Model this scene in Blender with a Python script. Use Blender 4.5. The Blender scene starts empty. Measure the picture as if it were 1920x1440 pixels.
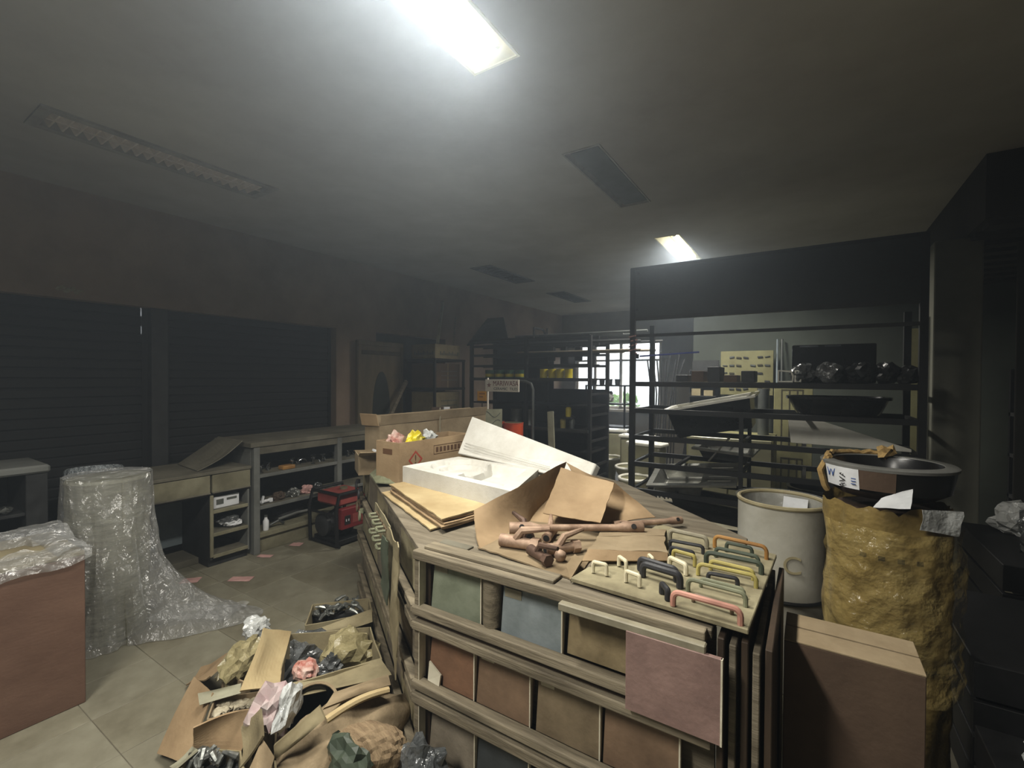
import bpy, bmesh, math, random
from mathutils import Vector, Matrix, noise
random.seed(7)
R = math.radians
scene = bpy.context.scene
C = scene.collection

# ---------------------------------------------------------------- camera
cam_data = bpy.data.cameras.new('camera')
cam = bpy.data.objects.new('camera', cam_data)
C.objects.link(cam)
cam_data.sensor_width = 36.0
cam_data.lens = 36.0 * 870.0 / 1920.0
cam_data.clip_start = 0.02
yaw, pitch, roll = R(32.7), R(-0.75), R(0.35)
cam.matrix_world = (Matrix.Translation((0, 0, 1.5)) @ Matrix.Rotation(yaw, 4, 'Z')
                    @ Matrix.Rotation(R(90) + pitch, 4, 'X') @ Matrix.Rotation(roll, 4, 'Z'))
scene.camera = cam

# ---------------------------------------------------------------- daylight and exposure
world = bpy.data.worlds.new('overcast_sky')
scene.world = world
world.use_nodes = True
bg = world.node_tree.nodes['Background']
bg.inputs[0].default_value = (0.86, 0.93, 1.0, 1)
bg.inputs[1].default_value = 8.0
scene.view_settings.view_transform = 'Standard'
scene.view_settings.look = 'None'
scene.view_settings.gamma = 1.0
scene.view_settings.use_curve_mapping = False
scene.view_settings.exposure = 0.0
TUBE_POWER = 7.0
LAMP_WATTS = 64.0
LAMP_SPREAD = 156.0
GLARE_HAZE_DENSITY = 0.032

# ---------------------------------------------------------------- materials
def lin(c):
    return tuple(((v / 255.0) / 12.92 if v / 255.0 <= 0.04045 else ((v / 255.0 + 0.055) / 1.055) ** 2.4) for v in c)

MATS = {}
def pm(name, col, col2=None, rough=0.75, scale=6.0, bump=0.15, bscale=40.0, metal=0.0, spec=0.4,
       stretch=(1, 1, 1), emit=None, alpha=None, trans=0.0, ior=1.45, lo=0.35, hi=0.65, bdist=0.01):
    if name in MATS:
        return MATS[name]
    m = bpy.data.materials.new(name)
    m.use_nodes = True
    nt = m.node_tree
    n = nt.nodes
    b = n['Principled BSDF']
    tc = n.new('ShaderNodeTexCoord')
    mp = n.new('ShaderNodeMapping')
    mp.inputs['Scale'].default_value = stretch
    nt.links.new(tc.outputs['Object'], mp.inputs[0])
    nz = n.new('ShaderNodeTexNoise')
    nz.inputs['Scale'].default_value = scale
    nz.inputs['Detail'].default_value = 6
    nz.inputs['Roughness'].default_value = 0.65
    nt.links.new(mp.outputs[0], nz.inputs['Vector'])
    cr = n.new('ShaderNodeValToRGB')
    cr.color_ramp.elements[0].position = lo
    cr.color_ramp.elements[1].position = hi
    c2 = col2 or tuple(v * 0.75 for v in col)
    cr.color_ramp.elements[0].color = (*lin(c2), 1)
    cr.color_ramp.elements[1].color = (*lin(col), 1)
    nt.links.new(nz.outputs['Fac'], cr.inputs[0])
    nt.links.new(cr.outputs[0], b.inputs['Base Color'])
    b.inputs['Roughness'].default_value = rough
    b.inputs['Metallic'].default_value = metal
    b.inputs['Specular IOR Level'].default_value = spec
    b.inputs['IOR'].default_value = ior
    if trans:
        b.inputs['Transmission Weight'].default_value = trans
    if bump:
        n2 = n.new('ShaderNodeTexNoise')
        n2.inputs['Scale'].default_value = bscale
        n2.inputs['Detail'].default_value = 4
        nt.links.new(mp.outputs[0], n2.inputs['Vector'])
        bp = n.new('ShaderNodeBump')
        bp.inputs['Strength'].default_value = bump
        bp.inputs['Distance'].default_value = bdist
        nt.links.new(n2.outputs['Fac'], bp.inputs['Height'])
        nt.links.new(bp.outputs[0], b.inputs['Normal'])
    if emit:
        b.inputs['Emission Color'].default_value = (*emit[0], 1)
        b.inputs['Emission Strength'].default_value = emit[1]
    if alpha is not None:
        out = n['Material Output']
        tr = n.new('ShaderNodeBsdfTransparent')
        tr.inputs[0].default_value = (0.97, 0.97, 0.97, 1)
        mx = n.new('ShaderNodeMixShader')
        mx.inputs[0].default_value = alpha
        nt.links.new(tr.outputs[0], mx.inputs[1])
        nt.links.new(b.outputs[0], mx.inputs[2])
        nt.links.new(mx.outputs[0], out.inputs[0])
    MATS[name] = m
    return m

pm('ceiling', (172, 172, 166), (150, 147, 139), rough=0.9, scale=0.7, bump=0.05, bscale=60)
pm('wall', (140, 134, 116), (108, 101, 86), rough=0.9, scale=1.2, bump=0.08, bscale=50)
pm('wall_red', (140, 122, 106), (106, 90, 77), rough=0.9, scale=0.9, bump=0.08, bscale=50)
pm('wall_cream', (150, 148, 128), (122, 118, 98), rough=0.9, scale=1.0, bump=0.06)
pm('wall_dark', (48, 46, 42), (32, 30, 27), rough=0.9, scale=1.0)
pm('wall_green', (74, 80, 72), (56, 60, 53), rough=0.85, scale=1.1, bump=0.05)
pm('tile_floor', (142, 139, 122), (88, 82, 66), rough=0.6, scale=2.2, bump=0.06, bscale=25, lo=0.25, hi=0.7)
pm('tile_floor_b', (136, 132, 114), (84, 78, 62), rough=0.6, scale=2.8, bump=0.06, bscale=25, lo=0.25, hi=0.7)
pm('grout', (112, 106, 92), (90, 84, 72), rough=0.95)
pm('shutter', (11, 11, 11), (7, 7, 7), rough=0.7, scale=3, bump=0.05)
pm('black_metal', (22, 22, 23), (12, 12, 12), rough=0.55, scale=12, bump=0.05)
pm('dark_grey', (46, 47, 47), (30, 30, 30), rough=0.6, scale=9, bump=0.08)
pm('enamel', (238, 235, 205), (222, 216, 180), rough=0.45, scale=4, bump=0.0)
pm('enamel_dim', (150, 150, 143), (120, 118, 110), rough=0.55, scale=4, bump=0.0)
pm('diffuser_grey', (88, 90, 88), (70, 72, 70), rough=0.7, scale=5, bump=0.1)
pm('slot_dark', (40, 40, 40), (25, 25, 25), rough=0.8)
pm('louvre', (206, 198, 190), (186, 178, 170), rough=0.4, metal=0.0, bump=0)
pm('tube_glass', (255, 250, 235), (255, 250, 235), bump=0, emit=((1.0, 0.965, 0.84), TUBE_POWER))
pm('wood_grey', (124, 115, 98), (84, 76, 62), rough=0.8, scale=5, stretch=(0.6, 4, 8), bump=0.25, bscale=30)
pm('wood_rail', (132, 122, 102), (82, 74, 60), rough=0.75, scale=6, stretch=(0.5, 6, 6), bump=0.25, bscale=30)
pm('wood_dusty', (112, 108, 94), (80, 76, 64), rough=0.85, scale=3, bump=0.15)
pm('wood_dark', (70, 56, 42), (46, 36, 27), rough=0.7, scale=5, stretch=(1, 1, 0.2))
pm('laminate_grey', (116, 118, 114), (90, 91, 87), rough=0.6, scale=3, bump=0.08)
pm('laminate_cream', (132, 128, 106), (98, 93, 73), rough=0.65, scale=4, bump=0.08)
pm('laminate_blue', (128, 140, 146), (104, 114, 118), rough=0.6, scale=3)
pm('redwood', (104, 80, 66), (82, 60, 48), rough=0.6, scale=2.2, stretch=(1, 1, 2.5), bump=0.1, lo=0.3, hi=0.7)
pm('cardboard', (158, 135, 104), (130, 108, 80), rough=0.85, scale=4, bump=0.12, bscale=60)
pm('cardboard_pale', (176, 158, 120), (150, 130, 94), rough=0.85, scale=4, bump=0.12, bscale=60)
pm('cardboard_dusty', (146, 130, 104), (112, 96, 72), rough=0.9, scale=3.5, bump=0.18, bscale=35)
pm('cardboard_olive', (140, 130, 102), (104, 94, 70), rough=0.9, scale=3.2, bump=0.2, bscale=30)
pm('cardboard_brown', (86, 69, 55), (68, 53, 42), rough=0.85, scale=3.0, bump=0.12, bscale=50)
pm('cardboard_edge', (120, 92, 58), (70, 52, 32), rough=0.9, scale=60, stretch=(1, 1, 0.3), bump=0.4, bscale=120)
pm('foam', (206, 205, 198), (184, 181, 172), rough=0.8, scale=5, bump=0.1, bscale=120)
pm('paper_white', (222, 224, 226), (196, 198, 200), rough=0.8, scale=6, bump=0.05)
pm('paper_pink', (196, 156, 150), (172, 132, 126), rough=0.85, bump=0.05)
pm('plastic_film', (170, 172, 170), (140, 142, 140), rough=0.12, scale=14, bump=0.7, bscale=22, spec=0.9, alpha=0.3, bdist=0.03)
pm('bubble_wrap', (168, 176, 180), (86, 92, 96), rough=0.15, scale=45, bump=1.0, bscale=65, spec=0.9, bdist=0.03)
pm('foam_roll', (150, 150, 134), (112, 110, 92), rough=0.6, scale=6, stretch=(1, 1, 3), bump=0.4, bscale=14, bdist=0.03)
pm('brass_dusty', (176, 150, 128), (124, 100, 82), rough=0.6, scale=14, metal=0.25, bump=0.2, bscale=40)
pm('brass_dark', (100, 78, 64), (62, 46, 38), rough=0.6, scale=14, metal=0.2, bump=0.2, bscale=40)
pm('chrome', (205, 208, 212), (150, 152, 154), rough=0.15, metal=1.0, scale=6, bump=0.0)
pm('steel_brushed', (178, 178, 172), (140, 140, 132), rough=0.32, metal=0.85, scale=6, stretch=(1, 12, 1), bump=0.05)
pm('board_panel', (150, 142, 114), (106, 98, 76), rough=0.8, scale=6, bump=0.15)
pm('h_pink', (188, 138, 120), (150, 106, 92), rough=0.55, bump=0.1)
pm('h_orange', (164, 122, 66), (130, 92, 46), rough=0.5, bump=0.1)
pm('h_green', (74, 82, 68), (48, 56, 46), rough=0.5, bump=0.1)
pm('h_greygreen', (124, 126, 102), (92, 94, 74), rough=0.55, bump=0.1)
pm('h_yellow', (176, 164, 96), (142, 130, 72), rough=0.5, bump=0.1)
pm('h_dark', (52, 52, 54), (32, 32, 34), rough=0.5, bump=0.1)
pm('h_cream', (214, 206, 178), (184, 174, 144), rough=0.5, bump=0.1)
pm('h_grey', (148, 142, 122), (116, 110, 92), rough=0.55, bump=0.1)
pm('h_brown', (112, 96, 74), (82, 68, 52), rough=0.55, bump=0.1)
pm('t_green', (132, 138, 120), (96, 102, 84), rough=0.5, scale=9, bump=0.15, bscale=70, lo=0.28, hi=0.72)
pm('t_blue', (136, 144, 146), (100, 108, 108), rough=0.5, scale=9, bump=0.15, bscale=70, lo=0.28, hi=0.72)
pm('t_tan', (150, 134, 102), (98, 84, 60), rough=0.5, scale=9, bump=0.15, bscale=70, lo=0.28, hi=0.72)
pm('t_pink', (144, 118, 110), (112, 90, 84), rough=0.55, scale=9, bump=0.15, bscale=70, lo=0.28, hi=0.72)
pm('t_terracotta', (126, 94, 72), (92, 68, 52), rough=0.55, scale=9, bump=0.15, bscale=70, lo=0.28, hi=0.72)
pm('t_brown', (126, 103, 82), (90, 72, 56), rough=0.55, scale=9, bump=0.15, bscale=70, lo=0.28, hi=0.72)
pm('t_olive', (126, 111, 88), (88, 76, 58), rough=0.55, scale=9, bump=0.15, bscale=70, lo=0.28, hi=0.72)
pm('t_grey', (128, 119, 104), (92, 84, 72), rough=0.55, scale=9, bump=0.15, bscale=70, lo=0.28, hi=0.72)
pm('t_slate', (60, 64, 66), (42, 45, 46), rough=0.5, scale=9, bump=0.15, bscale=70, lo=0.28, hi=0.72)
pm('tile_edge', (208, 202, 182), (176, 168, 146), rough=0.7)
pm('red_paint', (128, 40, 42), (98, 28, 30), rough=0.45, scale=6, bump=0.05)
pm('red_dusty', (150, 70, 64), (120, 54, 48), rough=0.7, scale=6, bump=0.05)
pm('rubber', (20, 20, 20), (12, 12, 12), rough=0.8)
pm('drum_white', (186, 184, 172), (158, 154, 140), rough=0.7, scale=3, bump=0.08)
pm('drum_rim', (168, 158, 124), (140, 128, 96), rough=0.6, scale=8)
pm('yellow_wrap', (150, 130, 78), (104, 86, 48), rough=0.28, scale=4, bump=0.5, bscale=7, spec=0.8, bdist=0.05)
pm('basin_black', (26, 26, 27), (14, 14, 15), rough=0.25, scale=5, bump=0.02)
pm('basin_rim', (112, 112, 108), (88, 88, 84), rough=0.4, scale=5)
pm('twine', (176, 148, 96), (130, 104, 62), rough=0.9, scale=40)
pm('ceramic_white', (220, 220, 212), (196, 194, 182), rough=0.2, scale=3, bump=0.02)
pm('ceramic_cream', (142, 140, 116), (118, 115, 92), rough=0.25, scale=3, bump=0.02)
pm('panel_cream', (128, 126, 90), (102, 98, 66), rough=0.6, scale=3)
pm('groove', (62, 58, 40), (44, 40, 28), rough=0.8)
pm('can_yellow', (206, 190, 40), (170, 154, 28), rough=0.4, bump=0)
pm('can_green', (60, 96, 76), (44, 72, 56), rough=0.4, bump=0)
pm('can_orange', (214, 84, 42), (180, 62, 30), rough=0.4, bump=0)
pm('can_lid', (150, 146, 120), (120, 116, 92), rough=0.4, metal=0.5, bump=0)
pm('can_grey', (96, 100, 98), (70, 72, 70), rough=0.4, metal=0.4, bump=0)
pm('sign_white', (244, 238, 226), (228, 220, 206), rough=0.6, bump=0)
pm('sign_yellow', (240, 176, 52), (220, 156, 44), rough=0.6, bump=0)
pm('ink_red', (128, 50, 44), (110, 42, 38), rough=0.7, bump=0)
pm('ink_black', (34, 32, 30), (22, 20, 18), rough=0.7, bump=0)
pm('ink_brown', (96, 68, 44), (78, 54, 34), rough=0.7, bump=0)
pm('ink_hazard', (164, 62, 48), (146, 52, 40), rough=0.7, bump=0)
pm('ink_blue', (70, 96, 150), (56, 78, 130), rough=0.7, bump=0)
pm('canvas', (144, 128, 102), (112, 97, 74), rough=0.9, scale=5, bump=0.3, bscale=90)
pm('stone', (190, 182, 160), (140, 130, 108), rough=0.7, scale=10)
pm('metal_scrap', (150, 152, 148), (82, 84, 80), rough=0.35, metal=0.7, scale=20, bump=0.2)
pm('bag_grey', (96, 98, 98), (46, 48, 48), rough=0.2, scale=6, bump=0.8, bscale=14, spec=0.8, bdist=0.04)
pm('bag_tan', (150, 140, 106), (110, 102, 72), rough=0.35, scale=7, bump=0.6, bscale=18, spec=0.6, bdist=0.03)
pm('bag_white', (186, 188, 186), (140, 142, 140), rough=0.25, scale=6, bump=0.7, bscale=16, spec=0.7, bdist=0.03)
pm('packet_red', (158, 92, 80), (196, 176, 164), rough=0.4, scale=22, bump=0.2)
pm('wood_pale', (150, 148, 128), (120, 116, 96), rough=0.8, scale=4)
pm('concrete', (112, 112, 100), (88, 88, 78), rough=0.85, scale=1.5, bump=0.05)
pm('leaf', (120, 150, 80), (60, 92, 44), rough=0.8, scale=9)
pm('render_wall', (214, 218, 220), (196, 200, 202), rough=0.9, scale=2)
pm('film_yellow', (196, 176, 116), (160, 138, 80), rough=0.18, scale=6, bump=0.9, bscale=14, spec=0.9, alpha=0.3, bdist=0.05)
pm('glass', (240, 244, 246), (240, 244, 246), rough=0.05, bump=0, alpha=0.12, spec=0.5)
pm('oval_glass', (44, 48, 44), (34, 37, 34), rough=0.35, bump=0.1)
pm('door_leaf', (104, 92, 70), (80, 70, 52), rough=0.6, scale=4, stretch=(1, 1, 0.3))
pm('sign_back', (44, 50, 50), (30, 34, 34), rough=0.5, scale=2)
pm('bag_pink', (158, 128, 130), (178, 168, 164), rough=0.25, scale=9, bump=0.6, bscale=16, spec=0.7)
pm('ribbed_card', (138, 119, 92), (102, 84, 62), rough=0.85, scale=9, stretch=(1, 9, 1), bump=0.5, bscale=30)
pm('print_grey', (90, 92, 86), (70, 72, 66), rough=0.8, bump=0)
pm('pattern_grey', (142, 142, 122), (118, 118, 98), rough=0.7, scale=10)
pm('blue_lit_rod', (110, 118, 190), (90, 98, 170), rough=0.3, metal=0.3, bump=0)  # blue light on the metal rod is put into its colour

def clear_film(name, body, gloss_scale, stretch, dist):
    # clear sheet: partly see-through milky body under a glossy skin whose reflections break over the creases
    m = bpy.data.materials.new(name)
    m.use_nodes = True
    nt = m.node_tree
    n = nt.nodes
    n.remove(n['Principled BSDF'])
    tc = n.new('ShaderNodeTexCoord')
    mp = n.new('ShaderNodeMapping')
    mp.inputs['Scale'].default_value = stretch
    nt.links.new(tc.outputs['Object'], mp.inputs[0])
    nz = n.new('ShaderNodeTexNoise')
    nz.inputs['Scale'].default_value = gloss_scale
    nz.inputs['Detail'].default_value = 5
    nz.inputs['Distortion'].default_value = 0.6
    nt.links.new(mp.outputs[0], nz.inputs['Vector'])
    bp = n.new('ShaderNodeBump')
    bp.inputs['Distance'].default_value = dist
    nt.links.new(nz.outputs['Fac'], bp.inputs['Height'])
    df = n.new('ShaderNodeBsdfDiffuse')
    df.inputs[0].default_value = (*lin((196, 198, 196)), 1)
    tr = n.new('ShaderNodeBsdfTransparent')
    tr.inputs[0].default_value = (0.95, 0.95, 0.95, 1)
    mx = n.new('ShaderNodeMixShader')
    mx.inputs[0].default_value = body
    nt.links.new(tr.outputs[0], mx.inputs[1])
    nt.links.new(df.outputs[0], mx.inputs[2])
    gl = n.new('ShaderNodeBsdfGlossy')
    gl.inputs['Roughness'].default_value = 0.27
    nt.links.new(bp.outputs[0], gl.inputs['Normal'])
    m2 = n.new('ShaderNodeMixShader')
    m2.inputs[0].default_value = 0.2
    nt.links.new(mx.outputs[0], m2.inputs[1])
    nt.links.new(gl.outputs[0], m2.inputs[2])
    nt.links.new(m2.outputs[0], n['Material Output'].inputs[0])
    MATS[name] = m
clear_film('plastic_clear', 0.2, 9.0, (1.8, 1.8, 0.6), 0.13)
clear_film('plastic_crumple', 0.22, 16.0, (1, 1, 1), 0.1)

# ---------------------------------------------------------------- mesh helpers
class MB:
    """Collects shapes, then links them as one mesh object."""
    def __init__(self):
        self.v = []
        self.f = []
    def add(self, verts, faces):
        o = len(self.v)
        self.v += [tuple(p) for p in verts]
        self.f += [tuple(i + o for i in q) for q in faces]
        return self
    def box(self, x0, x1, y0, y1, z0, z1, m=None):
        p = [Vector(q) for q in ((x0, y0, z0), (x1, y0, z0), (x1, y1, z0), (x0, y1, z0),
                                 (x0, y0, z1), (x1, y0, z1), (x1, y1, z1), (x0, y1, z1))]
        if m is not None:
            p = [m @ q for q in p]
        return self.add(p, [(3, 2, 1, 0), (4, 5, 6, 7), (0, 1, 5, 4), (1, 2, 6, 5), (2, 3, 7, 6), (3, 0, 4, 7)])
    def prism(self, pts, z0, z1):
        n = len(pts)
        p = [(a[0], a[1], z0) for a in pts] + [(a[0], a[1], z1) for a in pts]
        f = [tuple(range(n - 1, -1, -1)), tuple(range(n, 2 * n))]
        f += [(i, (i + 1) % n, n + (i + 1) % n, n + i) for i in range(n)]
        return self.add(p, f)
    def bar(self, a, b, w, h):
        a, b = Vector(a), Vector(b)
        d = (b - a).normalized()
        up = Vector((0, 0, 1)) if abs(d.z) < 0.95 else Vector((0, 1, 0))
        s = d.cross(up).normalized()
        u = s.cross(d)
        p = []
        for q in (a, b):
            for i, j in ((-1, -1), (1, -1), (1, 1), (-1, 1)):
                p.append(q + s * (i * w / 2) + u * (j * h / 2))
        return self.add(p, [(0, 1, 2, 3), (7, 6, 5, 4), (0, 4, 5, 1), (1, 5, 6, 2), (2, 6, 7, 3), (3, 7, 4, 0)])
    def tube(self, pts, r, n=8, closed=False):
        pts = [Vector(p) for p in pts]
        k = len(pts)
        vs, fs = [], []
        last = None
        for i, p in enumerate(pts):
            if closed:
                d = pts[(i + 1) % k] - pts[i - 1]
            else:
                d = pts[min(i + 1, k - 1)] - pts[max(i - 1, 0)]
            d.normalize()
            if last is None:
                up = Vector((0, 0, 1)) if abs(d.z) < 0.9 else Vector((1, 0, 0))
                s = d.cross(up).normalized()
            else:
                s = (last - d * last.dot(d)).normalized()
            last = s
            u = d.cross(s)
            rr = r[i] if isinstance(r, (list, tuple)) else r
            for j in range(n):
                a = 2 * math.pi * j / n
                vs.append(p + (s * math.cos(a) + u * math.sin(a)) * rr)
        for i in range(k if closed else k - 1):
            for j in range(n):
                a, b = i * n + j, i * n + (j + 1) % n
                c, d_ = ((i + 1) % k) * n + (j + 1) % n, ((i + 1) % k) * n + j
                fs.append((a, d_, c, b))
        if not closed:
            fs.append(tuple(range(n)))
            fs.append(tuple(range(k * n - 1, (k - 1) * n - 1, -1)))
        return self.add(vs, fs)
    def lathe(self, prof, n=28, c=(0, 0, 0), sx=1.0, sy=1.0, m=None, caps=True):
        vs, fs = [], []
        for r, z in prof:
            for j in range(n):
                a = 2 * math.pi * j / n
                q = Vector((r * math.cos(a) * sx, r * math.sin(a) * sy, z))
                if m is not None:
                    q = m @ q
                vs.append((q.x + c[0], q.y + c[1], q.z + c[2]))
        for i in range(len(prof) - 1):
            for j in range(n):
                a, b = i * n + j, i * n + (j + 1) % n
                fs.append((a, b, b + n, a + n))
        if caps and prof[0][0] > 1e-6:
            fs.append(tuple(range(n - 1, -1, -1)))
        if caps and prof[-1][0] > 1e-6:
            k = (len(prof) - 1) * n
            fs.append(tuple(range(k, k + n)))
        return self.add(vs, fs)
    def grid(self, fn, nu, nv):
        vs = [fn(i / nu, j / nv) for j in range(nv + 1) for i in range(nu + 1)]
        w = nu + 1
        fs = [(j * w + i, j * w + i + 1, (j + 1) * w + i + 1, (j + 1) * w + i) for j in range(nv) for i in range(nu)]
        return self.add(vs, fs)
    def blob(self, c, s, sub=3, amp=0.25, freq=2.0, seed=0, flat=None, rot=None, calm=False):
        bm = bmesh.new()
        bmesh.ops.create_icosphere(bm, subdivisions=sub, radius=1.0)
        vs = []
        rng = random.Random(seed * 31 + 5)
        for v in bm.verts:
            p = v.co.copy()
            q = p * freq + Vector((seed * 7.3, seed * 3.1, seed * 5.7))
            if calm:
                d = noise.noise(q) + 0.35 * noise.noise(q * 2.1)
            else:
                d = 0.8 * noise.noise(q * 0.7) + rng.uniform(-0.42, 0.42)
            p *= 1 + amp * d
            p = Vector((p.x * s[0], p.y * s[1], p.z * s[2]))
            if rot is not None:
                p = rot @ p
            p += Vector(c)
            if flat is not None and p.z < flat:
                p.z = flat
            vs.append(p)
        fs = [tuple(v.index for v in f.verts) for f in bm.faces]
        bm.free()
        return self.add(vs, fs)
    def build(self, name, mat, parent=None, smooth=False, bevel=0.0, solid=0.0, loc=None, seg=2):
        me = bpy.data.meshes.new(name)
        me.from_pydata([tuple(p) for p in self.v], [], self.f)
        me.validate()
        bm = bmesh.new()
        bm.from_mesh(me)
        bmesh.ops.recalc_face_normals(bm, faces=bm.faces)
        bm.to_mesh(me)
        bm.free()
        if smooth:
            for p in me.polygons:
                p.use_smooth = True
            try:
                me.set_sharp_from_angle(angle=R(40))
            except Exception:
                pass
        me.materials.append(MATS[mat] if isinstance(mat, str) else mat)
        o = bpy.data.objects.new(name, me)
        C.objects.link(o)
        if parent is not None:
            o.parent = parent
        if loc is not None:
            o.location = loc
        if solid:
            s = o.modifiers.new('thickness', 'SOLIDIFY')
            s.thickness = solid
            s.offset = 0
        if bevel:
            b = o.modifiers.new('edge', 'BEVEL')
            b.width = bevel
            b.segments = seg
            b.limit_method = 'ANGLE'
        return o

def tag(o, label, cat, group=None):
    o['label'] = label
    o['category'] = cat
    if group:
        o['group'] = group
    return o
def struct(o):
    o['kind'] = 'structure'
    return o
def thing(name, label, cat, loc=(0, 0, 0), rz=0.0, group=None):
    o = bpy.data.objects.new(name, None)
    C.objects.link(o)
    o.empty_display_size = 0.05
    o.location = loc
    o.rotation_euler = (0, 0, rz)
    return tag(o, label, cat, group)
def clone(o, name=None, parent=None, loc=None, rz=None, label=None):
    c = o.copy()
    C.objects.link(c)
    if parent is not None:
        c.parent = parent
    if loc is not None:
        c.location = loc
    if rz is not None:
        c.rotation_euler = (0, 0, rz)
    if label:
        c['label'] = label
    return c
def clone_tree(o, loc, rz=0.0, label=None):
    c = clone(o, loc=loc, rz=rz, label=label)
    for ch in o.children:
        d = clone(ch, parent=c)
        for g in ch.children:
            clone(g, parent=d)
    return c
def V(*a):
    return Vector(a)
def lerp(a, b, t):
    return Vector(a) * (1 - t) + Vector(b) * t
def sheet(quad, th, off=(0, 0, 0), nu=8, nv=8, amp=0.0, freq=5.0, bow=0.0, seed=0, ragged=0.0):
    """A sheet of real thickness spanning four corners (ordered round), optionally bowed, crumpled or torn at its rim."""
    a, b, c, d = [Vector(q) - Vector(off) for q in quad]
    nrm = (b - a).cross(d - a).normalized()
    def fn(u, v):
        p = (a * (1 - u) + b * u) * (1 - v) + (d * (1 - u) + c * u) * v
        if bow:
            p = p + nrm * (bow * math.sin(math.pi * u) * math.sin(math.pi * min(1, v + 0.15)))
        if amp:
            p = p + nrm * (amp * noise.noise(p * freq + V(seed, seed * 2, 0)))
        if ragged and (u in (0, 1) or v in (0, 1)):
            p = p + (p - (a + b + c + d) / 4) * (ragged * noise.noise(p * 30 + V(seed, 0, 5)))
        return p
    m = MB()
    top = [fn(i / nu, j / nv) for j in range(nv + 1) for i in range(nu + 1)]
    w = nu + 1
    n = len(top)
    vs = [p + nrm * th / 2 for p in top] + [p - nrm * th / 2 for p in top]
    fs = []
    for j in range(nv):
        for i in range(nu):
            q = (j * w + i, j * w + i + 1, (j + 1) * w + i + 1, (j + 1) * w + i)
            fs.append(q)
            fs.append(tuple(n + k for k in reversed(q)))
    rim = [i for i in range(nu)] + [nu + j * w for j in range(nv)] + [nv * w + nu - i for i in range(nu)] + [(nv - j) * w for j in range(nv)]
    for k in range(len(rim)):
        i0, i1 = rim[k], rim[(k + 1) % len(rim)]
        fs.append((i1, i0, n + i0, n + i1))
    return m.add(vs, fs)
def text_part(name, body, size, mat, parent, m4, depth=0.0006, width=None):
    cu = bpy.data.curves.new(name, 'FONT')
    cu.body = body
    cu.size = size
    cu.align_x = 'CENTER'
    cu.align_y = 'CENTER'
    cu.extrude = depth
    tmp = bpy.data.objects.new(name, cu)
    C.objects.link(tmp)
    bpy.context.view_layer.update()
    dg = bpy.context.evaluated_depsgraph_get()
    me = bpy.data.meshes.new_from_object(tmp.evaluated_get(dg))
    bpy.data.objects.remove(tmp)
    if width:
        xs = [v.co.x for v in me.vertices]
        k = width / (max(xs) - min(xs))
        for v in me.vertices:
            v.co.x *= k
    me.materials.clear()
    me.materials.append(MATS[mat])
    me.transform(m4)
    o = bpy.data.objects.new(name, me)
    C.objects.link(o)
    o.parent = parent
    return o
def frame_m4(origin, xdir, ydir):
    x = Vector(xdir).normalized()
    z = x.cross(Vector(ydir)).normalized()
    y = z.cross(x)
    m = Matrix((x, y, z)).transposed().to_4x4()
    m.translation = Vector(origin)
    return m
def arch(a, b, h, k=5, ends=0.25):
    """A pull handle's centre line: two feet a, b and a raised grip."""
    a, b = Vector(a), Vector(b)
    u = Vector((0, 0, h))
    pts = [a]
    n = 4
    e = (b - a) * ends * 0.4
    for i in range(n + 1):
        t = math.pi / 2 * i / n
        pts.append(a + u * 0.55 + e * (1 - math.cos(t)) + u * 0.45 * math.sin(t))
    for i in range(n + 1):
        t = math.pi / 2 * (1 - i / n)
        pts.append(b + u * 0.55 - e * (1 - math.cos(t)) + u * 0.45 * math.sin(t))
    pts.append(b)
    return pts

# ================================================================ ROOM SHELL
XL, XR, YN, YF, ZC = -4.68, 3.4, -3.0, 9.35, 2.9
TY = [(0.65, 1.71), (2.63, 3.67), (4.66, 5.72), (6.68, 7.74), (-1.37, -0.31)]     # troffer row over the stand
TX = (-1.31, -1.085)
SX = (-3.66, -3.36)                                              # second row of fixtures
SY = [(0.72, 1.97), (4.72, 5.8), (6.76, 7.84)]

floor = struct(MB().box(XL - 0.2, XR, YN, YF, -0.12, -0.004).build('floor', 'grout'))
tile_mesh = None
k = 0
for i in range(12):
    for j in range(12):
        x, y = -4.59 + i * 0.33, -0.29 + j * 0.33
        mname = 'tile_floor' if (i * 7 + j * 5) % 3 else 'tile_floor_b'
        if tile_mesh is None or k < 2:
            t = MB().box(0, 0.3275, 0, 0.3275, -0.012, 0.0).build('floor_tile', mname, floor, bevel=0.0015, seg=1)
            if k == 0:
                tile_mesh = {mname: t}
            tile_mesh[mname] = t
            k += 1
        else:
            t = clone(tile_mesh[mname]) if mname in tile_mesh else clone(list(tile_mesh.values())[0])
        t.location = (x, y, -0.0005 * random.random())
fl2 = MB().box(-4.60 + 12 * 0.33, XR, YN, YF, -0.012, -0.001)
fl2.box(XL, -4.60 + 12 * 0.33, -0.29 + 12 * 0.33, YF, -0.012, -0.001)
fl2.box(XL, -4.60 + 12 * 0.33, YN, -0.3, -0.012, -0.001)
fl2.build('floor_area', 'tile_floor_b', floor)

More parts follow.
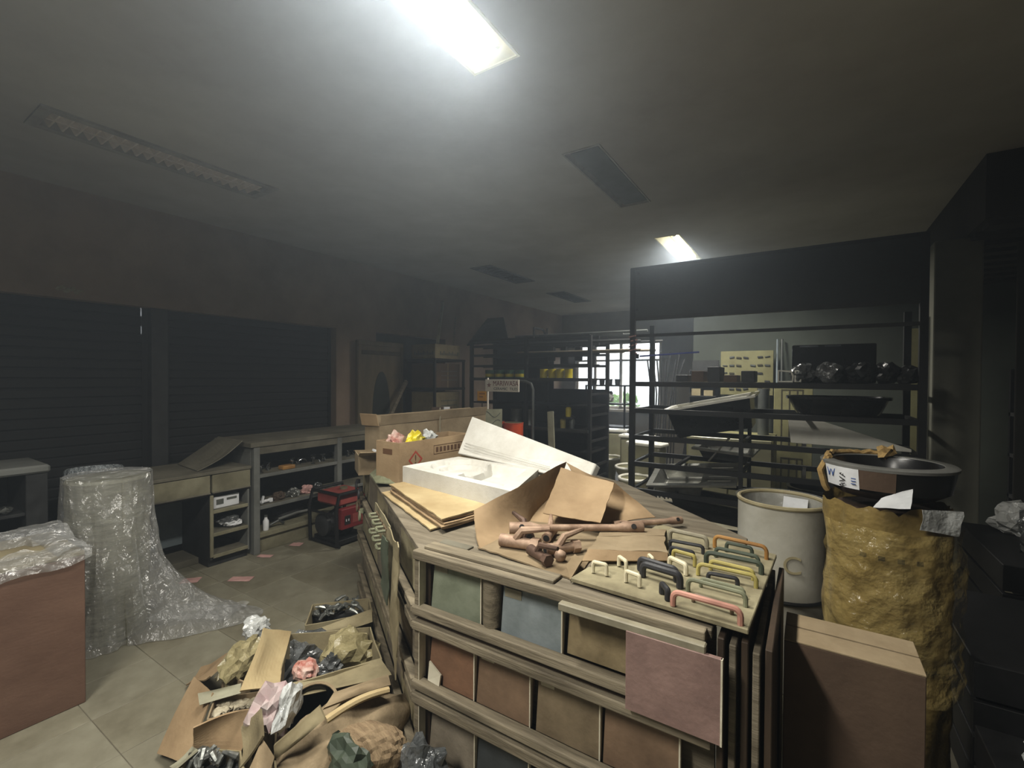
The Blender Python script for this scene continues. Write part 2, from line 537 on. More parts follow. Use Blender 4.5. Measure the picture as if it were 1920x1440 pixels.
# ceiling with an opening for each recessed fixture
def cell_skip(x, y):
    if TX[0] < x < TX[1] and any(a < y < b for a, b in TY):
        return True
    return SX[0] < x < SX[1] and any(a < y < b for a, b in SY)
xs = sorted({XL - 0.2, SX[0], SX[1], TX[0], TX[1], XR})
ys = sorted({YN, YF + 0.2} | {v for p in TY + SY for v in p})
cm = MB()
for i in range(len(xs) - 1):
    for j in range(len(ys) - 1):
        if not cell_skip((xs[i] + xs[i + 1]) / 2, (ys[j] + ys[j + 1]) / 2):
            cm.add([(xs[i], ys[j], ZC), (xs[i + 1], ys[j], ZC), (xs[i + 1], ys[j + 1], ZC), (xs[i], ys[j + 1], ZC)], [(3, 2, 1, 0)])
cm.box(XL - 0.3, XR + 0.1, YN, YF + 0.3, ZC + 0.16, ZC + 0.3)
ceiling = struct(cm.build('ceiling', 'ceiling'))

# left wall: lintel, piers, shutter recesses
lw = MB()
lw.box(XL - 0.2, XL, YN, YF, 2.075, ZC + 0.2)
lw.box(XL - 0.2, XL, YN, -1.2, 0, 2.075)
lw.box(XL - 0.2, XL, 3.47, 4.06, 0, 2.075)
lw.box(XL - 0.2, XL, 5.4, YF, 0, 2.075)
lw.box(XL - 0.2, XL, -1.2, 3.47, 0, 0.12)
wl = struct(lw.build('wall_left', 'wall_red'))
MB().box(XL - 0.14, XL - 0.02, 1.66, 1.78, 0.12, 2.075).build('mullion_post', 'dark_grey', wl)
MB().box(XL - 0.19, XL - 0.15, 4.06, 5.4, 0, 2.075).build('blocked_opening', 'shutter', wl)
pz = MB()
for k in range(7):
    pz.blob((XL - 0.005, 1.08 + 0.02 * k, 2.14 + 0.015 * math.sin(k * 2.1)), (0.012, 0.022, 0.016), 2, 0.4, 3, k)
pz.build('plaster_patch', 'wall_cream', wl)

def shutter(y0, y1, label, holes=()):
    o = thing('roller_shutter', label, 'shutter', (XL - 0.12, y0, 0.12))
    L = y1 - y0
    n = 26
    sh = 1.955 / n
    slat = None
    for k in range(n):
        m = MB()
        segs = [(0, L)]
        for hy, hz, hw in holes:
            if k * sh <= hz < (k + 1) * sh:
                segs = [(0, hy - hw), (hy + hw, L)]
        for a, b in segs:
            prof = [(0.0, -0.004), (0.014, 0.012), (0.014, sh - 0.012), (0.002, sh + 0.006)]
            vs = [(p[0] + t, yy, p[1]) for t in (0, -0.006) for yy in (a, b) for p in prof]
            fs = []
            for q in range(3):
                fs += [(q, q + 1, 5 + q, 4 + q), (8 + q, 12 + q, 13 + q, 9 + q)]
            fs += [(0, 4, 12, 8), (3, 11, 15, 7)]
            fs += [(0, 8, 9, 1), (1, 9, 10, 2), (2, 10, 11, 3), (4, 5, 13, 12), (5, 6, 14, 13), (6, 7, 15, 14)]
            m.add(vs, fs)
        if len(segs) == 1 and slat is not None:
            s = clone(slat, parent=o)
            s.location = (0, 0, k * sh)
        else:
            s = m.build('slat', 'shutter', o)
            s.location = (0, 0, k * sh)
            if len(segs) == 1:
                slat = s
    MB().box(-0.02, 0.02, 0, 0.04, 0, 1.955).build('guide_rail', 'shutter', o)
    MB().box(-0.02, 0.02, L - 0.04, L, 0, 1.955).build('guide_rail', 'shutter', o)
    return o
shutter(-1.2, 1.66, 'black roller shutter with two pinholes of daylight near its post', holes=((2.83, 1.90, 0.016), (2.83, 1.735, 0.014)))
shutter(1.78, 3.47, 'unbroken black roller shutter above the long display counter')

# far wall with its window
fw = MB()
WX0, WX1, WZ0, WZ1 = -4.35, -2.48, 0.86, 2.28
fw.box(XL - 0.2, WX0, YF, YF + 0.2, 0, ZC + 0.2)
fw.box(WX1, XR, YF, YF + 0.2, 0, ZC + 0.2)
fw.box(WX0, WX1, YF, YF + 0.2, 0, WZ0)
fw.box(WX0, WX1, YF, YF + 0.2, WZ1, ZC + 0.2)
struct(fw.build('wall_back', 'wall'))
wf = MB()
wf.box(WX0, WX1, YF + 0.04, YF + 0.1, WZ0, WZ0 + 0.06).box(WX0, WX1, YF + 0.04, YF + 0.1, WZ1 - 0.06, WZ1)
for x in (WX0, -3.93, -3.36, WX1 - 0.06):
    wf.box(x, x + 0.06, YF + 0.04, YF + 0.1, WZ0, WZ1)
wf.box(WX0, WX1, YF + 0.04, YF + 0.1, 1.86, 1.9)
win = struct(thing('window_1', 'x', 'x'))
del win['label'], win['category']
wf.build('window_frame', 'sign_white', win)
for a, b in ((WX0 + 0.06, -3.93), (-3.87, -3.36), (-3.30, WX1 - 0.06)):
    MB().box(a, b, YF + 0.066, YF + 0.072, WZ0 + 0.06, 1.86).build('pane', 'glass', win)
    MB().box(a, b, YF + 0.066, YF + 0.072, 1.9, WZ1 - 0.06).build('pane', 'glass', win)
MB().box(WX0 - 0.04, WX1 + 0.04, YF - 0.1, YF + 0.04, WZ0 - 0.05, WZ0).build('window_sill', 'sign_white', win)

struct(MB().box(XR, XR + 0.2, YN, YF, 0, ZC + 0.2).build('wall_right', 'wall_dark'))
struct(MB().box(XL - 0.2, XR + 0.2, YN - 0.2, YN, 0, ZC + 0.2).build('wall_near', 'wall_dark'))
pw = struct(MB().box(-1.35, XR, 6.7, 6.85, 0, ZC).build('wall_partition', 'wall_green'))
# ceiling bulkhead and columns on the dark side of the room
bh = struct(MB().box(0.9, XR, 4.0, 6.7, 2.5, ZC).build('trim_1', 'wall_dark'))
for k in range(9):
    MB().box(0.93, XR, 4.06 + k * 0.28, 4.2 + k * 0.28, 2.47, 2.5).build('soffit_slat', 'wall_dark', bh)
struct(MB().box(0.74, 1.0, 4.45, 4.75, 0, 2.5).build('trim_2', 'concrete', bevel=0.01))
struct(MB().box(1.22, 1.38, 4.5, 4.7, 0, 2.5).build('trim_3', 'wall_dark', bevel=0.01))

# outside the window
struct(MB().box(-9, 2, YF + 0.2, 22, -0.4, -0.3).build('ground', 'concrete'))
tag(MB().box(-9, 1, 15.0, 15.2, -0.3, 2.3).build('boundary_wall', 'render_wall'), 'pale rendered boundary wall outside the far window', 'wall')
for k, (x, y, s) in enumerate(((-4.7, 13.4, 0.75), (-3.1, 13.6, 0.6), (-6.4, 13.2, 0.7))):
    m = MB()
    for q in range(160):
        a, b = random.random() * 6.28, random.random() * math.pi
        rr = s * (0.55 + 0.45 * random.random())
        p = V(rr * math.cos(a) * math.sin(b), rr * math.sin(a) * math.sin(b), s * 0.9 + rr * math.cos(b) * 0.95)
        d = V(random.uniform(-1, 1), random.uniform(-1, 1), random.uniform(-0.4, 1)).normalized() * 0.14
        e = d.cross(V(random.random(), 1, 0.3)).normalized() * 0.06
        m.add([p - d, p + e, p + d, p - e], [(0, 1, 2, 3)])
    sb = thing('garden_shrub', 'leafy green shrub growing outside the far window', 'shrub', (x, y, -0.3), group='shrubs outside the window')
    lv = m.build('foliage', 'leaf', sb, solid=0.004)
    lv['kind'] = 'stuff'
    MB().tube([(0, 0, 0), (0.03, 0, s * 0.5), (0.0, 0.03, s)], 0.03, 6).build('stem', 'wood_dark', sb)

# ================================================================ CEILING FIXTURES
def troffer(y0, y1, label, lit, glow=1.0):
    o = thing('recessed_troffer', label, 'ceiling light', (TX[0], y0, ZC), group=None)
    W, L = TX[1] - TX[0], y1 - y0
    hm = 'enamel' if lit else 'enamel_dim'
    z1 = 0.085
    a0, a1 = 0.062, W - 0.03          # reflector top edges
    h = MB()
    h.add([(0, 0, 0), (0, L, 0), (a0, L - 0.07, z1), (a0, 0.07, z1)], [(0, 1, 2, 3)])
    h.add([(W, 0, 0), (W, L, 0), (a1, L - 0.07, z1), (a1, 0.07, z1)], [(0, 1, 2, 3)])
    h.add([(0, 0, 0), (W, 0, 0), (a1, 0.07, z1), (a0, 0.07, z1)], [(0, 1, 2, 3)])
    h.add([(0, L, 0), (W, L, 0), (a1, L - 0.07, z1), (a0, L - 0.07, z1)], [(0, 1, 2, 3)])
    h.build('reflector_side', hm, o)
    t = MB()
    n = 8
    pr = []
    for i in range(n + 1):
        x = a0 + (a1 - a0) * i / n
        pr.append((x, z1 - (0.01 if i % 2 else 0.0)))
    for i in range(n):
        t.add([(pr[i][0], 0.07, pr[i][1]), (pr[i + 1][0], 0.07, pr[i + 1][1]),
               (pr[i + 1][0], L - 0.07, pr[i + 1][1]), (pr[i][0], L - 0.07, pr[i][1])], [(0, 1, 2, 3)])
    t.build('ribbed_reflector', hm, o)
    MB().box(-0.02, W + 0.02, -0.02, L + 0.02, z1 + 0.005, z1 + 0.03).build('housing', 'enamel_dim', o)
    f = MB()
    for b in ((-0.012, 0, -0.012, L + 0.012), (W, W + 0.012, -0.012, L + 0.012), (0, W, -0.012, 0), (0, W, L, L + 0.012)):
        f.box(b[0], b[1], b[2], b[3], -0.006, 0.004)
    f.build('rim', hm, o)
    if lit:
        ld = bpy.data.lights.new('lamp_light', 'AREA')
        ld.shape = 'RECTANGLE'
        ld.size, ld.size_y = W - 0.04, L - 0.1
        ld.energy = LAMP_WATTS * glow
        ld.spread = R(LAMP_SPREAD)
        ld.color = (1.0, 0.975, 0.9)
        lo = bpy.data.objects.new('lamp_light', ld)
        C.objects.link(lo)
        lo.parent = o
        lo.location = (W / 2, L / 2, -0.004)
        MB().tube([(W - 0.052, 0.05, 0.012), (W - 0.052, L - 0.09, 0.012)], 0.0165, 12).build('tube', 'tube_glass', o)
        for ya, yb in ((L - 0.09, L - 0.07), (0.03, 0.05)):
            MB().tube([(W - 0.052, ya, 0.012), (W - 0.052, yb, 0.012)], 0.0165, 10).build('lamp_holder', 'enamel', o)
    else:
        MB().box(0.028, W - 0.012, 0.03, L - 0.01, 0.006, 0.02).build('diffuser', 'diffuser_grey', o)
    return o
troffer(*TY[0], 'glowing recessed ceiling light with one bare tube, directly above the tile stand', True)
troffer(*TY[1], 'unlit recessed ceiling panel with grey diffuser between the two glowing lights', False)
troffer(*TY[4], 'glowing recessed ceiling light behind the viewer in the row over the stand', True, 1.7)
troffer(*TY[2], 'glowing recessed ceiling light just above the sign board of the sink rack', True, 1.6)

def louvre_fixture():
    y0, y1 = SY[0]
    o = thing('louvre_light', 'unlit ceiling light with a double row of louvre cells over the counters', 'ceiling light', (SX[0], y0, ZC))
    W, L = SX[1] - SX[0], y1 - y0
    h = MB()
    h.box(0, W, 0, L, 0.07, 0.1)
    h.box(-0.01, 0.04, -0.01, L + 0.01, -0.012, 0.07).box(W - 0.04, W + 0.01, -0.01, L + 0.01, -0.012, 0.07)
    h.box(0.04, W - 0.04, -0.01, 0.04, -0.012, 0.07).box(0.04, W - 0.04, L - 0.04, L + 0.01, -0.012, 0.07)
    h.build('housing', 'enamel_dim', o)
    MB().bar((W / 2, 0.04, 0.02), (W / 2, L - 0.04, 0.02), 0.012, 0.05).build('spine', 'louvre', o)
    n = 20
    first = None
    for k in range(n):
        y = 0.05 + (L - 0.1) * (k + 0.5) / n
        if first is None:
            m = MB()
            m.add([(0.04, -0.004, -0.006), (W - 0.04, -0.004, -0.006), (W - 0.04, 0.004, -0.006), (0.04, 0.004, -0.006),
                   (0.04, -0.027, 0.035), (W - 0.04, -0.027, 0.035), (W - 0.04, 0.027, 0.035), (0.04, 0.027, 0.035)],
                  [(0, 1, 2, 3), (4, 5, 6, 7), (0, 1, 5, 4), (2, 3, 7, 6), (1, 2, 6, 5), (3, 0, 4, 7)])
            first = m.build('louvre_blade', 'louvre', o)
            first.location = (0, y, 0)
        else:
            b = clone(first, parent=o)
            b.location = (0, y, 0)
louvre_fixture()
def vent(y0, y1, label):
    o = thing('ceiling_vent', label, 'vent', (SX[0], y0, ZC))
    W, L = SX[1] - SX[0], y1 - y0
    MB().box(0, W, 0, L, 0.05, 0.07).build('back_plate', 'slot_dark', o)
    f = MB()
    f.box(-0.015, 0.02, -0.015, L + 0.015, -0.008, 0.05).box(W - 0.02, W + 0.015, -0.015, L + 0.015, -0.008, 0.05)
    f.box(0.02, W - 0.02, -0.015, 0.03, -0.008, 0.05).box(0.02, W - 0.02, L - 0.03, L + 0.015, -0.008, 0.05)
    f.build('rim', 'diffuser_grey', o)
    first = None
    for k in range(10):
        if first is None:
            first = MB().add([(0.02, 0.0, 0.0), (W - 0.02, 0.0, 0.0), (W - 0.02, 0.05, 0.03), (0.02, 0.05, 0.03),
                              (0.02, 0.0, 0.006), (W - 0.02, 0.0, 0.006), (W - 0.02, 0.05, 0.036), (0.02, 0.05, 0.036)],
                             [(0, 1, 2, 3), (4, 5, 6, 7), (0, 1, 5, 4), (2, 3, 7, 6), (1, 2, 6, 5), (3, 0, 4, 7)]).build('vent_slat', 'slot_dark', o)
            s = first
        else:
            s = clone(first, parent=o)
        s.location = (0, 0.04 + (L - 0.1) * k / 10, 0)
vent(*SY[1], 'faint grey ceiling vent high over the black rack of paint cans')
vent(*SY[2], 'dark slatted ceiling vent near the far corner with the window')
# haze volume added to give the lens glare around the lamps
hz = bpy.data.materials.new('glare_haze')
hz.use_nodes = True
hn = hz.node_tree.nodes
hn.remove(hn['Principled BSDF'])
sc_ = hn.new('ShaderNodeVolumeScatter')
sc_.inputs['Color'].default_value = (0.76, 0.88, 1.0, 1)
sc_.inputs['Density'].default_value = GLARE_HAZE_DENSITY
sc_.inputs['Anisotropy'].default_value = 0.76
hz.node_tree.links.new(sc_.outputs[0], hn['Material Output'].inputs['Volume'])
MATS['glare_haze'] = hz
air = MB().box(XL - 0.25, XR + 0.05, YN - 0.1, YF + 0.15, -0.2, ZC + 0.12).build('glare_haze', 'glare_haze')
tag(air, 'thin haze volume added for the lens glare around the lamps', 'haze')
air['kind'] = 'stuff'
def pbox(name, mat, parent, x0, x1, y0, y1, z0, z1, bevel=0.003):
    return MB().box(x0, x1, y0, y1, z0, z1).build(name, mat, parent, bevel=bevel, seg=1)

# ================================================================ LEFT SIDE: desk, display counter, cabinet
desk = thing('writing_desk', 'dusty grey desk with two drawers and an open pedestal of shelves', 'desk', (-3.9, 1.2, 0))
pbox('desk_top', 'wood_dusty', desk, -0.6, 0.012, 0.13, 0.865, 0.735, 0.76)
pbox('side_panel', 'laminate_grey', desk, -0.58, -0.01, 0.13, 0.15, 0, 0.735)
for y0, y1 in ((0.155, 0.555), (0.57, 0.86)):
    d = pbox('drawer', 'laminate_cream', desk, -0.45, 0.004, y0, y1, 0.59, 0.73)
    pbox('drawer_lip', 'wood_dusty', d, 0.0, 0.014, y0, y1, 0.585, 0.597)
pbox('drawer_rail', 'dark_grey', desk, -0.5, -0.02, 0.15, 0.86, 0.565, 0.587)
pbox('pedestal_side', 'dark_grey', desk, -0.5, -0.01, 0.56, 0.578, 0.06, 0.565)
pbox('pedestal_side', 'laminate_grey', desk, -0.5, -0.01, 0.845, 0.86, 0.06, 0.565)
pbox('pedestal_edge', 'laminate_cream', desk, -0.012, 0.002, 0.555, 0.58, 0.085, 0.57)
pbox('pedestal_back', 'dark_grey', desk, -0.5, -0.485, 0.578, 0.845, 0.06, 0.565)
for z in (0.085, 0.255, 0.435):
    s = pbox('shelf', 'wood_dusty', desk, -0.485, -0.012, 0.578, 0.845, z, z + 0.014)
    pbox('shelf_lip', 'laminate_cream', s, -0.012, 0.0, 0.578, 0.845, z - 0.012, z + 0.016)
pbox('plinth', 'dark_grey', desk, -0.48, -0.05, 0.56, 0.86, 0, 0.06)
pbox('modesty_panel', 'laminate_blue', desk, -0.5, -0.485, 0.15, 0.56, 0.1, 0.57)
pbox('foot_rail', 'wood_dusty', desk, -0.48, -0.2, 0.15, 0.56, 0.0, 0.05)

def printed_box(loc, size, rz, label, mat='paper_white', print_mat='ink_blue'):
    o = thing('small_box', label, 'box', loc, rz)
    pbox('carton', mat, o, 0, size[0], 0, size[1], 0, size[2])
    for k, (y0, y1, z0, z1) in enumerate(((0.1, 0.38, 0.3, 0.75), (0.5, 0.9, 0.55, 0.75))):
        pbox('print', print_mat, o, size[0], size[0] + 0.001, size[1] * y0, size[1] * y1, size[2] * z0, size[2] * z1, 0)
    return o
printed_box((-4.1, 1.79, 0.45), (0.16, 0.2, 0.095), 0.05, 'white printed box on the top shelf of the desk pedestal', print_mat='print_grey')
o = thing('cloth_bundle', 'grey and white crumpled bundle on the middle shelf of the desk pedestal', 'bundle', (-4.02, 1.93, 0.27))
MB().blob((0, 0.01, 0.045), (0.08, 0.085, 0.05), 3, 0.5, 2.2, 4, flat=0.0).build('cloth', 'bag_grey', o)
MB().blob((0.05, 0.03, 0.03), (0.05, 0.06, 0.028), 3, 0.4, 2.5, 6, flat=0.0).build('paper', 'paper_white', o)

# bent sheet leaning from the desk top up to the counter
tag(sheet([(-3.98, 1.70, 0.765), (-3.96, 2.03, 0.965), (-4.4, 2.05, 0.965), (-4.42, 1.74, 0.765)], 0.006, nu=14, nv=4, bow=-0.05).build('laminate_sheet', 'wood_dusty'),
    'bent dusty sheet leaning from the desk against the display counter end', 'sheet')

dc = thing('display_counter', 'long grey display counter with open shelves of tap fittings', 'counter', (-3.9, 2.09, 0))
CL = 2.15
pbox('counter_top', 'wood_dusty', dc, -0.6, 0.012, -0.03, CL, 0.905, 0.945)
pbox('top_rail', 'wood_dusty', dc, -0.03, 0.0, 0.05, CL, 0.84, 0.905)
for y in (0.0, 0.815, 1.63, CL - 0.05):
    pbox('post', 'laminate_grey', dc, -0.05, 0.004, y, y + 0.052, 0.0, 0.905)
pbox('end_panel', 'laminate_grey', dc, -0.55, -0.05, 0.0, 0.02, 0, 0.905)
pbox('end_panel', 'laminate_grey', dc, -0.55, -0.05, CL - 0.02, CL, 0, 0.905)
pbox('back_panel', 'dark_grey', dc, -0.56, -0.55, 0, CL, 0.16, 0.905)
for z in (0.395, 0.665):
    s = pbox('shelf', 'wood_dusty', dc, -0.55, -0.012, 0.02, CL - 0.02, z - 0.02, z)
    pbox('shelf_lip', 'laminate_grey', s, -0.012, 0.0, 0.052, CL - 0.05, z - 0.026, z + 0.004)
pbox('bottom_shelf', 'laminate_cream', dc, -0.55, -0.0, 0.052, CL - 0.05, 0.13, 0.17)
pbox('plinth', 'laminate_cream', dc, -0.5, -0.03, 0.02, CL - 0.02, 0.0, 0.13)

def tap(name, label, loc, rz, s=1.0, mat='chrome', group='tap fittings on the display counter'):
    o = thing(name, label, 'tap', loc, rz, group)
    MB().lathe([(0.026 * s, 0), (0.026 * s, 0.008 * s), (0.014 * s, 0.014 * s), (0.013 * s, 0.06 * s), (0.016 * s, 0.07 * s), (0.0, 0.078 * s)], 12).build('body', mat, o, smooth=True)
    MB().tube([(0, 0, 0.045 * s), (0.04 * s, 0, 0.06 * s), (0.075 * s, 0, 0.055 * s), (0.09 * s, 0, 0.03 * s)], 0.009 * s, 8).build('spout', mat, o, smooth=True)
    MB().tube([(0, -0.03 * s, 0.082 * s), (0, 0.03 * s, 0.082 * s)], 0.007 * s, 8).build('lever', mat, o, smooth=True)
    return o
tp = tap('chrome_tap', 'small chrome tap lying on the upper counter shelf', (-3.97, 2.19, 0.665), 0.4, 0.8)
for k in range(12):
    y = 2.32 + 0.075 * k + random.uniform(-0.02, 0.02)
    if abs(y - 2.43) < 0.05 or abs(y - 2.93) < 0.03:
        continue
    clone_tree(tp, (-3.98 - random.random() * 0.12, y, 0.665), random.uniform(-1.5, 1.5))
o = thing('orange_bracket', 'orange plastic bracket among the taps on the upper counter shelf', 'bracket', (-3.98, 2.43, 0.665))
MB().box(-0.04, 0.04, -0.06, 0.06, 0, 0.035).build('base', 'h_orange', o, bevel=0.008)
MB().tube([(0, 0.05, 0.035), (0, 0.055, 0.06), (0, 0.03, 0.075)], 0.01, 8).build('hook', 'chrome', o)
o = thing('white_valve', 'white cross-shaped valve at the post end of the middle counter shelf', 'valve', (-3.97, 2.2, 0.395))
MB().tube([(0, -0.05, 0.02), (0, 0.07, 0.024)], 0.013, 8).build('pipe', 'paper_white', o)
MB().tube([(0.03, -0.02, 0.016), (-0.02, 0.02, 0.06)], 0.011, 8).build('branch', 'paper_white', o)
MB().lathe([(0.018, 0), (0.018, 0.03), (0, 0.03)], 10, (0, 0.075, 0.008)).build('cap', 'paper_white', o)
for k, (y, mt, lb) in enumerate(((2.36, 'wood_dark', 'brown crumpled packet on the middle counter shelf'), (2.5, 'metal_scrap', 'dull metal fitting on the middle counter shelf beside the pink bundle'),
                                 (2.64, 'paper_pink', 'pink wrapped bundle on the middle counter shelf'), (2.76, 'bag_grey', 'grey wrapped fitting on the middle counter shelf near the post'))):
    tag(MB().blob((-4.0, y, 0.395 + 0.032), (0.05, 0.055, 0.042), 3, 0.5, 2.0, k + 11, flat=0.396).build('wrapped_fitting', mt), lb, 'packet')
o = thing('spray_bottle', 'small white bottle standing on the bottom shelf of the counter', 'bottle', (-3.95, 2.22, 0.17))
MB().lathe([(0.022, 0), (0.024, 0.01), (0.024, 0.08), (0.012, 0.1), (0.011, 0.115)], 12).build('bottle_body', 'paper_white', o, smooth=True)
MB().lathe([(0.014, 0.115), (0.014, 0.13), (0, 0.13)], 10).build('cap', 'can_grey', o)
o = thing('grey_tank', 'rounded grey tank lying on the bottom shelf of the counter', 'tank', (-4.12, 2.5, 0.17))
MB().blob((0, 0, 0.075), (0.1, 0.17, 0.08), 3, 0.05, 1, 3, flat=0).build('shell', 'dark_grey', o)
MB().tube([(0.09, -0.12, 0.04), (0.1, 0.05, 0.06), (0.08, 0.2, 0.05)], 0.012, 8).build('hose', 'laminate_grey', o)
MB().tube([(-3.99, 2.24, 0.18), (-3.94, 2.33, 0.23), (-3.95, 2.38, 0.19)], 0.011, 8).build('elbow_pipe', 'can_grey')
tag(bpy.data.objects['elbow_pipe'], 'short grey elbow pipe beside the white bottle on the bottom shelf', 'pipe')

# generator
gn = thing('generator', 'red and black portable generator standing before the display counter', 'generator', (-3.84, 2.53, 0))
GW, GD, GH = 0.42, 0.42, 0.47
for x in (0.02, GW - 0.02):
    MB().tube([(x, 0.03, 0.02), (x, 0.02, GH * 0.7), (x, 0.05, GH), (x, GD - 0.05, GH), (x, GD - 0.02, GH * 0.7), (x, GD - 0.03, 0.02)], 0.016, 8).build('frame_hoop', 'black_metal', gn, smooth=True)
for y in (0.04, GD - 0.04):
    MB().tube([(0.0, y, 0.02), (GW, y, 0.02)], 0.014, 8).build('frame_foot', 'black_metal', gn)
MB().tube([(0.02, 0.05, GH), (GW - 0.02, 0.05, GH)], 0.014, 8).build('frame_bar', 'black_metal', gn)
MB().tube([(0.02, 0.02, GH * 0.62), (GW - 0.02, 0.02, GH * 0.62)], 0.012, 8).build('frame_bar', 'black_metal', gn)
tk = pbox('fuel_tank', 'red_dusty', gn, 0.05, GW - 0.05, 0.07, GD - 0.05, GH - 0.12, GH - 0.01, 0.02)
MB().lathe([(0.035, 0), (0.035, 0.02), (0, 0.02)], 14, (0.2, 0.25, GH - 0.012)).build('fuel_cap', 'can_lid', tk)
pn = pbox('control_panel', 'red_paint', gn, GW - 0.06, GW + 0.004, 0.06, GD - 0.02, GH - 0.31, GH - 0.13, 0.006)
pbox('outlet_plate', 'ink_black', pn, GW + 0.004, GW + 0.009, 0.09, 0.15, GH - 0.27, GH - 0.19, 0.002)
pbox('label_plate', 'red_dusty', pn, GW + 0.004, GW + 0.008, 0.17, 0.37, GH - 0.27, GH - 0.19, 0.002)
for y in (0.1, 0.125):
    pbox('outlet', 'paper_white', pn, GW + 0.009, GW + 0.011, y, y + 0.008, GH - 0.24, GH - 0.22, 0)
MB().blob((0.2, 0.2, 0.16), (0.15, 0.15, 0.13), 3, 0.15, 2, 3, flat=0.04).build('engine_block', 'black_metal', gn)
MB().lathe([(0.1, 0), (0.1, 0.03), (0.07, 0.05), (0.03, 0.05), (0, 0.05)], 18, (0.17, 0.07, 0.17), m=Matrix.Rotation(R(90), 4, 'X')).build('recoil_starter', 'dark_grey', gn, smooth=True)
pbox('skid_plate', 'black_metal', gn, 0.03, GW - 0.03, 0.06, GD - 0.06, 0.02, 0.06)

# pink paper scraps on the floor
for k, (p, w, d, rz) in enumerate((((-3.806, 2.133, 0), 0.12, 0.055, 0.5), ((-3.8, 1.576, 0), 0.12, 0.09, 0.8), ((-3.521, 1.793, 0), 0.16, 0.08, 0.6), ((-3.841, 2.437, 0), 0.1, 0.08, 0.5))):
    s = MB().grid(lambda u, v: ((u - 0.5) * w, (v - 0.5) * d, 0.003 + 0.004 * noise.noise(V(u * 3, v * 3, k))), 6, 5).build('paper_scrap', 'paper_pink', solid=0.001)
    s.location = p
    s.rotation_euler = (0, 0, rz)
    tag(s, ('bright pink paper scrap at the foot of the display counter', 'dull pink paper scrap beside the plastic-wrapped roll', 'wide pink paper scrap on the open floor before the counter', 'small faded paper scrap on the floor beside the generator')[k], 'paper')

# low cabinet at the wall
cb = thing('low_cabinet', 'dark low cabinet with open shelves of scrap beside the bubble-wrapped roll', 'cabinet', (-4.55, 0.0, 0))
pbox('cabinet_top', 'laminate_grey', cb, 0, 0.47, -0.2, 0.9, 0.88, 0.93, 0.012)
pbox('side_panel', 'dark_grey', cb, 0, 0.45, 0.79, 0.89, 0, 0.88)
pbox('side_panel', 'dark_grey', cb, 0, 0.45, -0.2, -0.17, 0, 0.88)
pbox('back_panel', 'black_metal', cb, 0, 0.015, -0.17, 0.79, 0, 0.88)
for z in (0.08, 0.42, 0.62):
    pbox('shelf', 'dark_grey', cb, 0.015, 0.44, -0.17, 0.79, z, z + 0.02)
for k in range(7):
    y = 0.35 + 0.06 * k
    tag(MB().blob((-4.18 - 0.05 * (k % 2), y, 0.64 + 0.02), (0.05, 0.035, 0.024), 2, 0.6, 2, k + 40, flat=0.641).build('metal_part', 'metal_scrap'), 'loose metal part on the upper shelf of the low cabinet', 'metal part', 'scrap in the low cabinet')
for k in range(6):
    y = 0.34 + 0.075 * k
    tag(MB().blob((-4.17 - 0.04 * (k % 2), y, 0.44 + 0.03), (0.06, 0.04, 0.034), 2, 0.6, 2, k + 60, flat=0.441).build('wrapped_part', 'bag_grey'), 'grey wrapped part on the lower shelf of the low cabinet', 'packet', 'packets in the low cabinet')

# bubble-wrapped roll leaning at the wall
br = thing('bubble_wrap_roll', 'silver bubble-wrapped roll leaning behind the big plastic-wrapped roll', 'roll', (-4.05, 1.1, 0))
tilt = Matrix.Rotation(R(-13), 4, 'Y') @ Matrix.Rotation(R(-4), 4, 'X')
prof = [(0.0, 0.06), (0.16, 0.06)] + [(0.165 + 0.006 * math.sin(k * 2.2), 0.06 + 0.8 * k / 14) for k in range(15)] + [(0.15, 0.875), (0.05, 0.88), (0.0, 0.87)]
MB().lathe(prof, 26, m=tilt).build('wrapping', 'bubble_wrap', br, smooth=True)
MB().lathe([(0.035, 0.86), (0.035, 0.885), (0, 0.885)], 14, m=tilt).build('core_tube', 'cardboard_dusty', br)

# ================================================================ WRAPPED ROLL AND WOODEN BOX
wr = thing('wrapped_roll', 'tall roll draped in clear plastic that trails over the floor', 'roll', (-3.43, 1.0, 0))
MB().lathe([(0, 0.0), (0.185, 0.0), (0.19, 0.02)] + [(0.19 + 0.004 * math.sin(k * 2.6), 0.02 + 0.88 * k / 20) for k in range(21)] + [(0.18, 0.915), (0, 0.92)], 32).build('roll_core', 'foam_roll', wr, smooth=True)
def drape(u, v):
    a = 2 * math.pi * u
    t = v
    d0 = math.atan2(0.52, 0.46)
    da = (a - d0 + math.pi) % (2 * math.pi) - math.pi
    flare = 0.075 + 0.50 * math.exp(-(da / 0.42) ** 2)
    fold = math.sin(a * 9 + 2.5 * noise.noise(V(math.cos(a) * 2, math.sin(a) * 2, t * 1.5))) * 0.5 + noise.noise(V(math.cos(a) * 4, math.sin(a) * 4, t * 5)) * 0.9
    z = 0.928 * (1 - t)
    ex = 3.6 if math.exp(-(da / 0.42) ** 2) > 0.2 else 2.2
    rid = 0.5 - abs(noise.noise(V(math.cos(a) * 5.5, math.sin(a) * 5.5, t * 1.8 + a * 0.6))) * 2
    r = 0.204 + flare * t ** ex + fold * (0.006 + 0.024 * t) + 0.016 * rid * (0.35 + t)
    if t > 0.97:
        z = 0.006
    z = max(0.006, z + 0.006 * noise.noise(V(a * 3, t * 9, 2)))
    return (r * math.cos(a), r * math.sin(a), z)
MB().grid(drape, 180, 60).build('plastic_drape', 'plastic_clear', wr, smooth=True)
